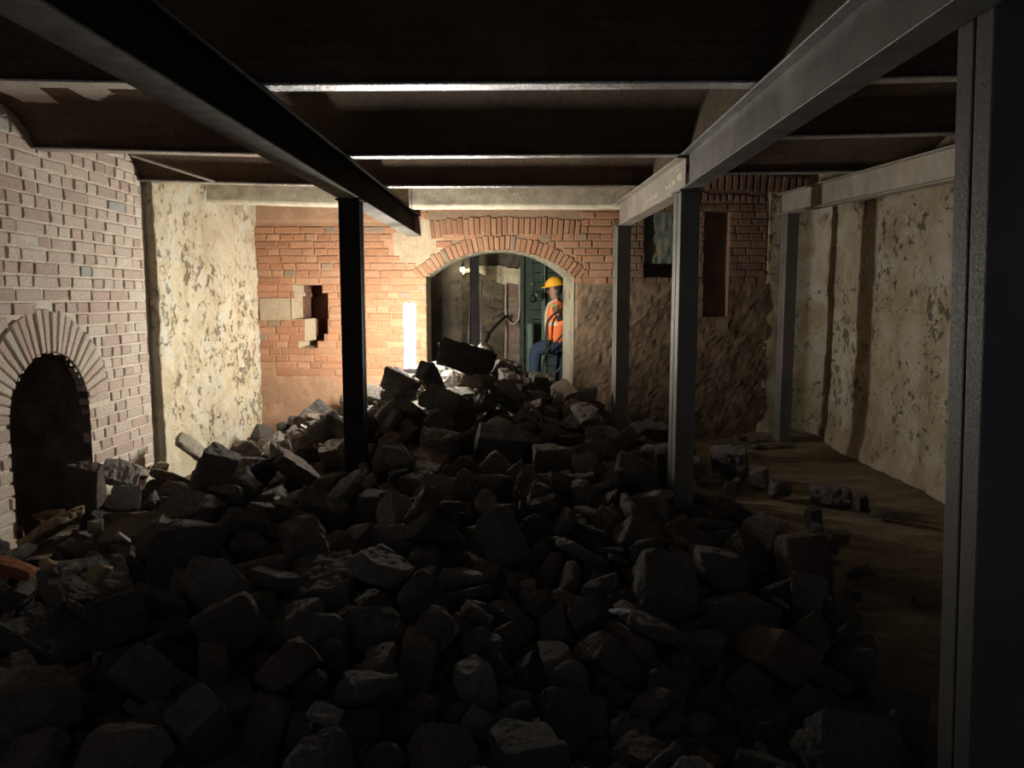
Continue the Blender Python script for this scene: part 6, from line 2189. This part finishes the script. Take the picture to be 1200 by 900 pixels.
for k, (x, y, z, a, b, lab) in enumerate(((-3.34, 6.30, .155, .12, .24, 'long pale mortar lump at the foot of the brick wall right of the niche'), (-3.33, 6.62, .235, .13, .26, 'middle pale mortar lump along the foot of the brick wall'), (-3.33, 6.90, .22, .12, .20, 'pale mortar lump at the end of the brick wall'))):
    chunk('mortar_lump', (2, 9, 16)[k], (a, b, .11), (x, y, z), (0, 8, 0), (.46, .40, .32), lab, 'mortar lump', 'mortar lumps at the foot of the brick wall')
chunk('plaster_piece', 12, (.34, .26, .07), (-3.06, 6.98, .40), (18, 42, 25), (.47, .43, .35), 'whitish plaster slab leaning where brick and plaster walls meet', 'plaster piece')
chunk('plaster_piece', 5, (.10, .05, .03), (-2.42, 4.5, .335), (30, 40, 60), WHITE, 'small pale plaster splinter among the stones before the niche', 'plaster piece')
chunk('plaster_piece', 8, (.07, .05, .03), (-2.2, 7.61, .495), (20, 30, 10), (.75, .73, .68), 'tiny white plaster scrap on the rubble left of the dark column', 'plaster piece')
chunk('wood_splinter', 5, (.13, .022, .02), (.95, 8.35, .61), (0, 82, 20), (.60, .55, .45), 'small bright splinter sticking up at the right foot of the arch', 'splinter')
chunk('foil_scrap', 1, (.085, .06, .02), (.43, 3.25, .415), (-30, 15, 30), simple('crumpled_foil', (.88, .88, .88), .3, .3, .08, 40), 'shiny scrap of foil on a dark stone in the right foreground', 'foil')
chunk('stone_slab', 15, (.60, .13, .32), (-.56, 7.60, 1.19), (-14, 16, 6), (.075, .07, .066), 'big dark slab tilted on the crest to the right of the lamp', 'slab')
chunk('stone_block', 6, (.34, .30, .24), (.13, 10.84, .478), (0, 0, 15), (.15, .13, .11), 'stone block under the raised boot of the worker', 'stone')
for k, (x, y, s) in enumerate(((-3.72, 5.30, .26), (-3.66, 5.72, .30))):
    chunk('broken_brick', (7, 21)[k], (s, .16, .13), (x, y, .085), (0, 0, 30 + 50 * k), (.20, .13, .09), ('brown broken brick on the left inside the niche', 'brown broken brick on the right inside the niche')[k], 'brick', 'broken bricks inside the niche')

for k, (x, y, r, L, lab) in enumerate(((3.05, 9.12, 12, .42, 'longer thin board scrap on the dirt at the foot of the far right column'), (2.66, 9.42, 60, .24, 'shorter thin board scrap on the dirt left of the far right column'))):
    chunk('board_scrap', (1, 8)[k], (L, .07, .03), (x, y, ground(x, y) + .035), (0, 4, r), (.30, .24, .17), lab, 'board scrap', 'board scraps by the right column')

# ================= camera, light =================
cam = bpy.data.cameras.new('camera'); cam.sensor_width = 36; cam.lens = 27; cam.clip_start = .05; cam.clip_end = 100
co = bpy.data.objects.new('camera', cam); link(co)
th = math.atan(100 / 900); yw = math.atan(12 * math.cos(th) / 900)
co.location = (0, 0, 1.78); co.rotation_euler = (PI / 2 - th, 0, yw)
S.camera = co

def point(name, loc, energy, col, r=.08):
    l = bpy.data.lights.new(name, 'POINT'); l.energy = energy; l.color = col; l.shadow_soft_size = r
    o = bpy.data.objects.new(name, l); o.location = loc; link(o); return o
point('site_lamp_back_room', (-.15, 10.85, 2.7), 8, (1.0, .86, .66))
point('site_lamp_beyond', (-.95, 13.2, 2.75), 80, (1.0, .86, .62))
w = bpy.data.worlds.new('world'); S.world = w; w.use_nodes = True
w.node_tree.nodes['Background'].inputs[0].default_value = (.55, .62, .75, 1)
w.node_tree.nodes['Background'].inputs[1].default_value = .26
vs_ = S.view_settings
vs_.view_transform = 'Standard'; vs_.look = 'None'; vs_.gamma = 1; vs_.use_curve_mapping = False; vs_.exposure = 0
S.display_settings.display_device = 'sRGB'
S.cycles.use_denoising = True
S.cycles.max_bounces = 8; S.cycles.diffuse_bounces = 5; S.cycles.sample_clamp_indirect = 4
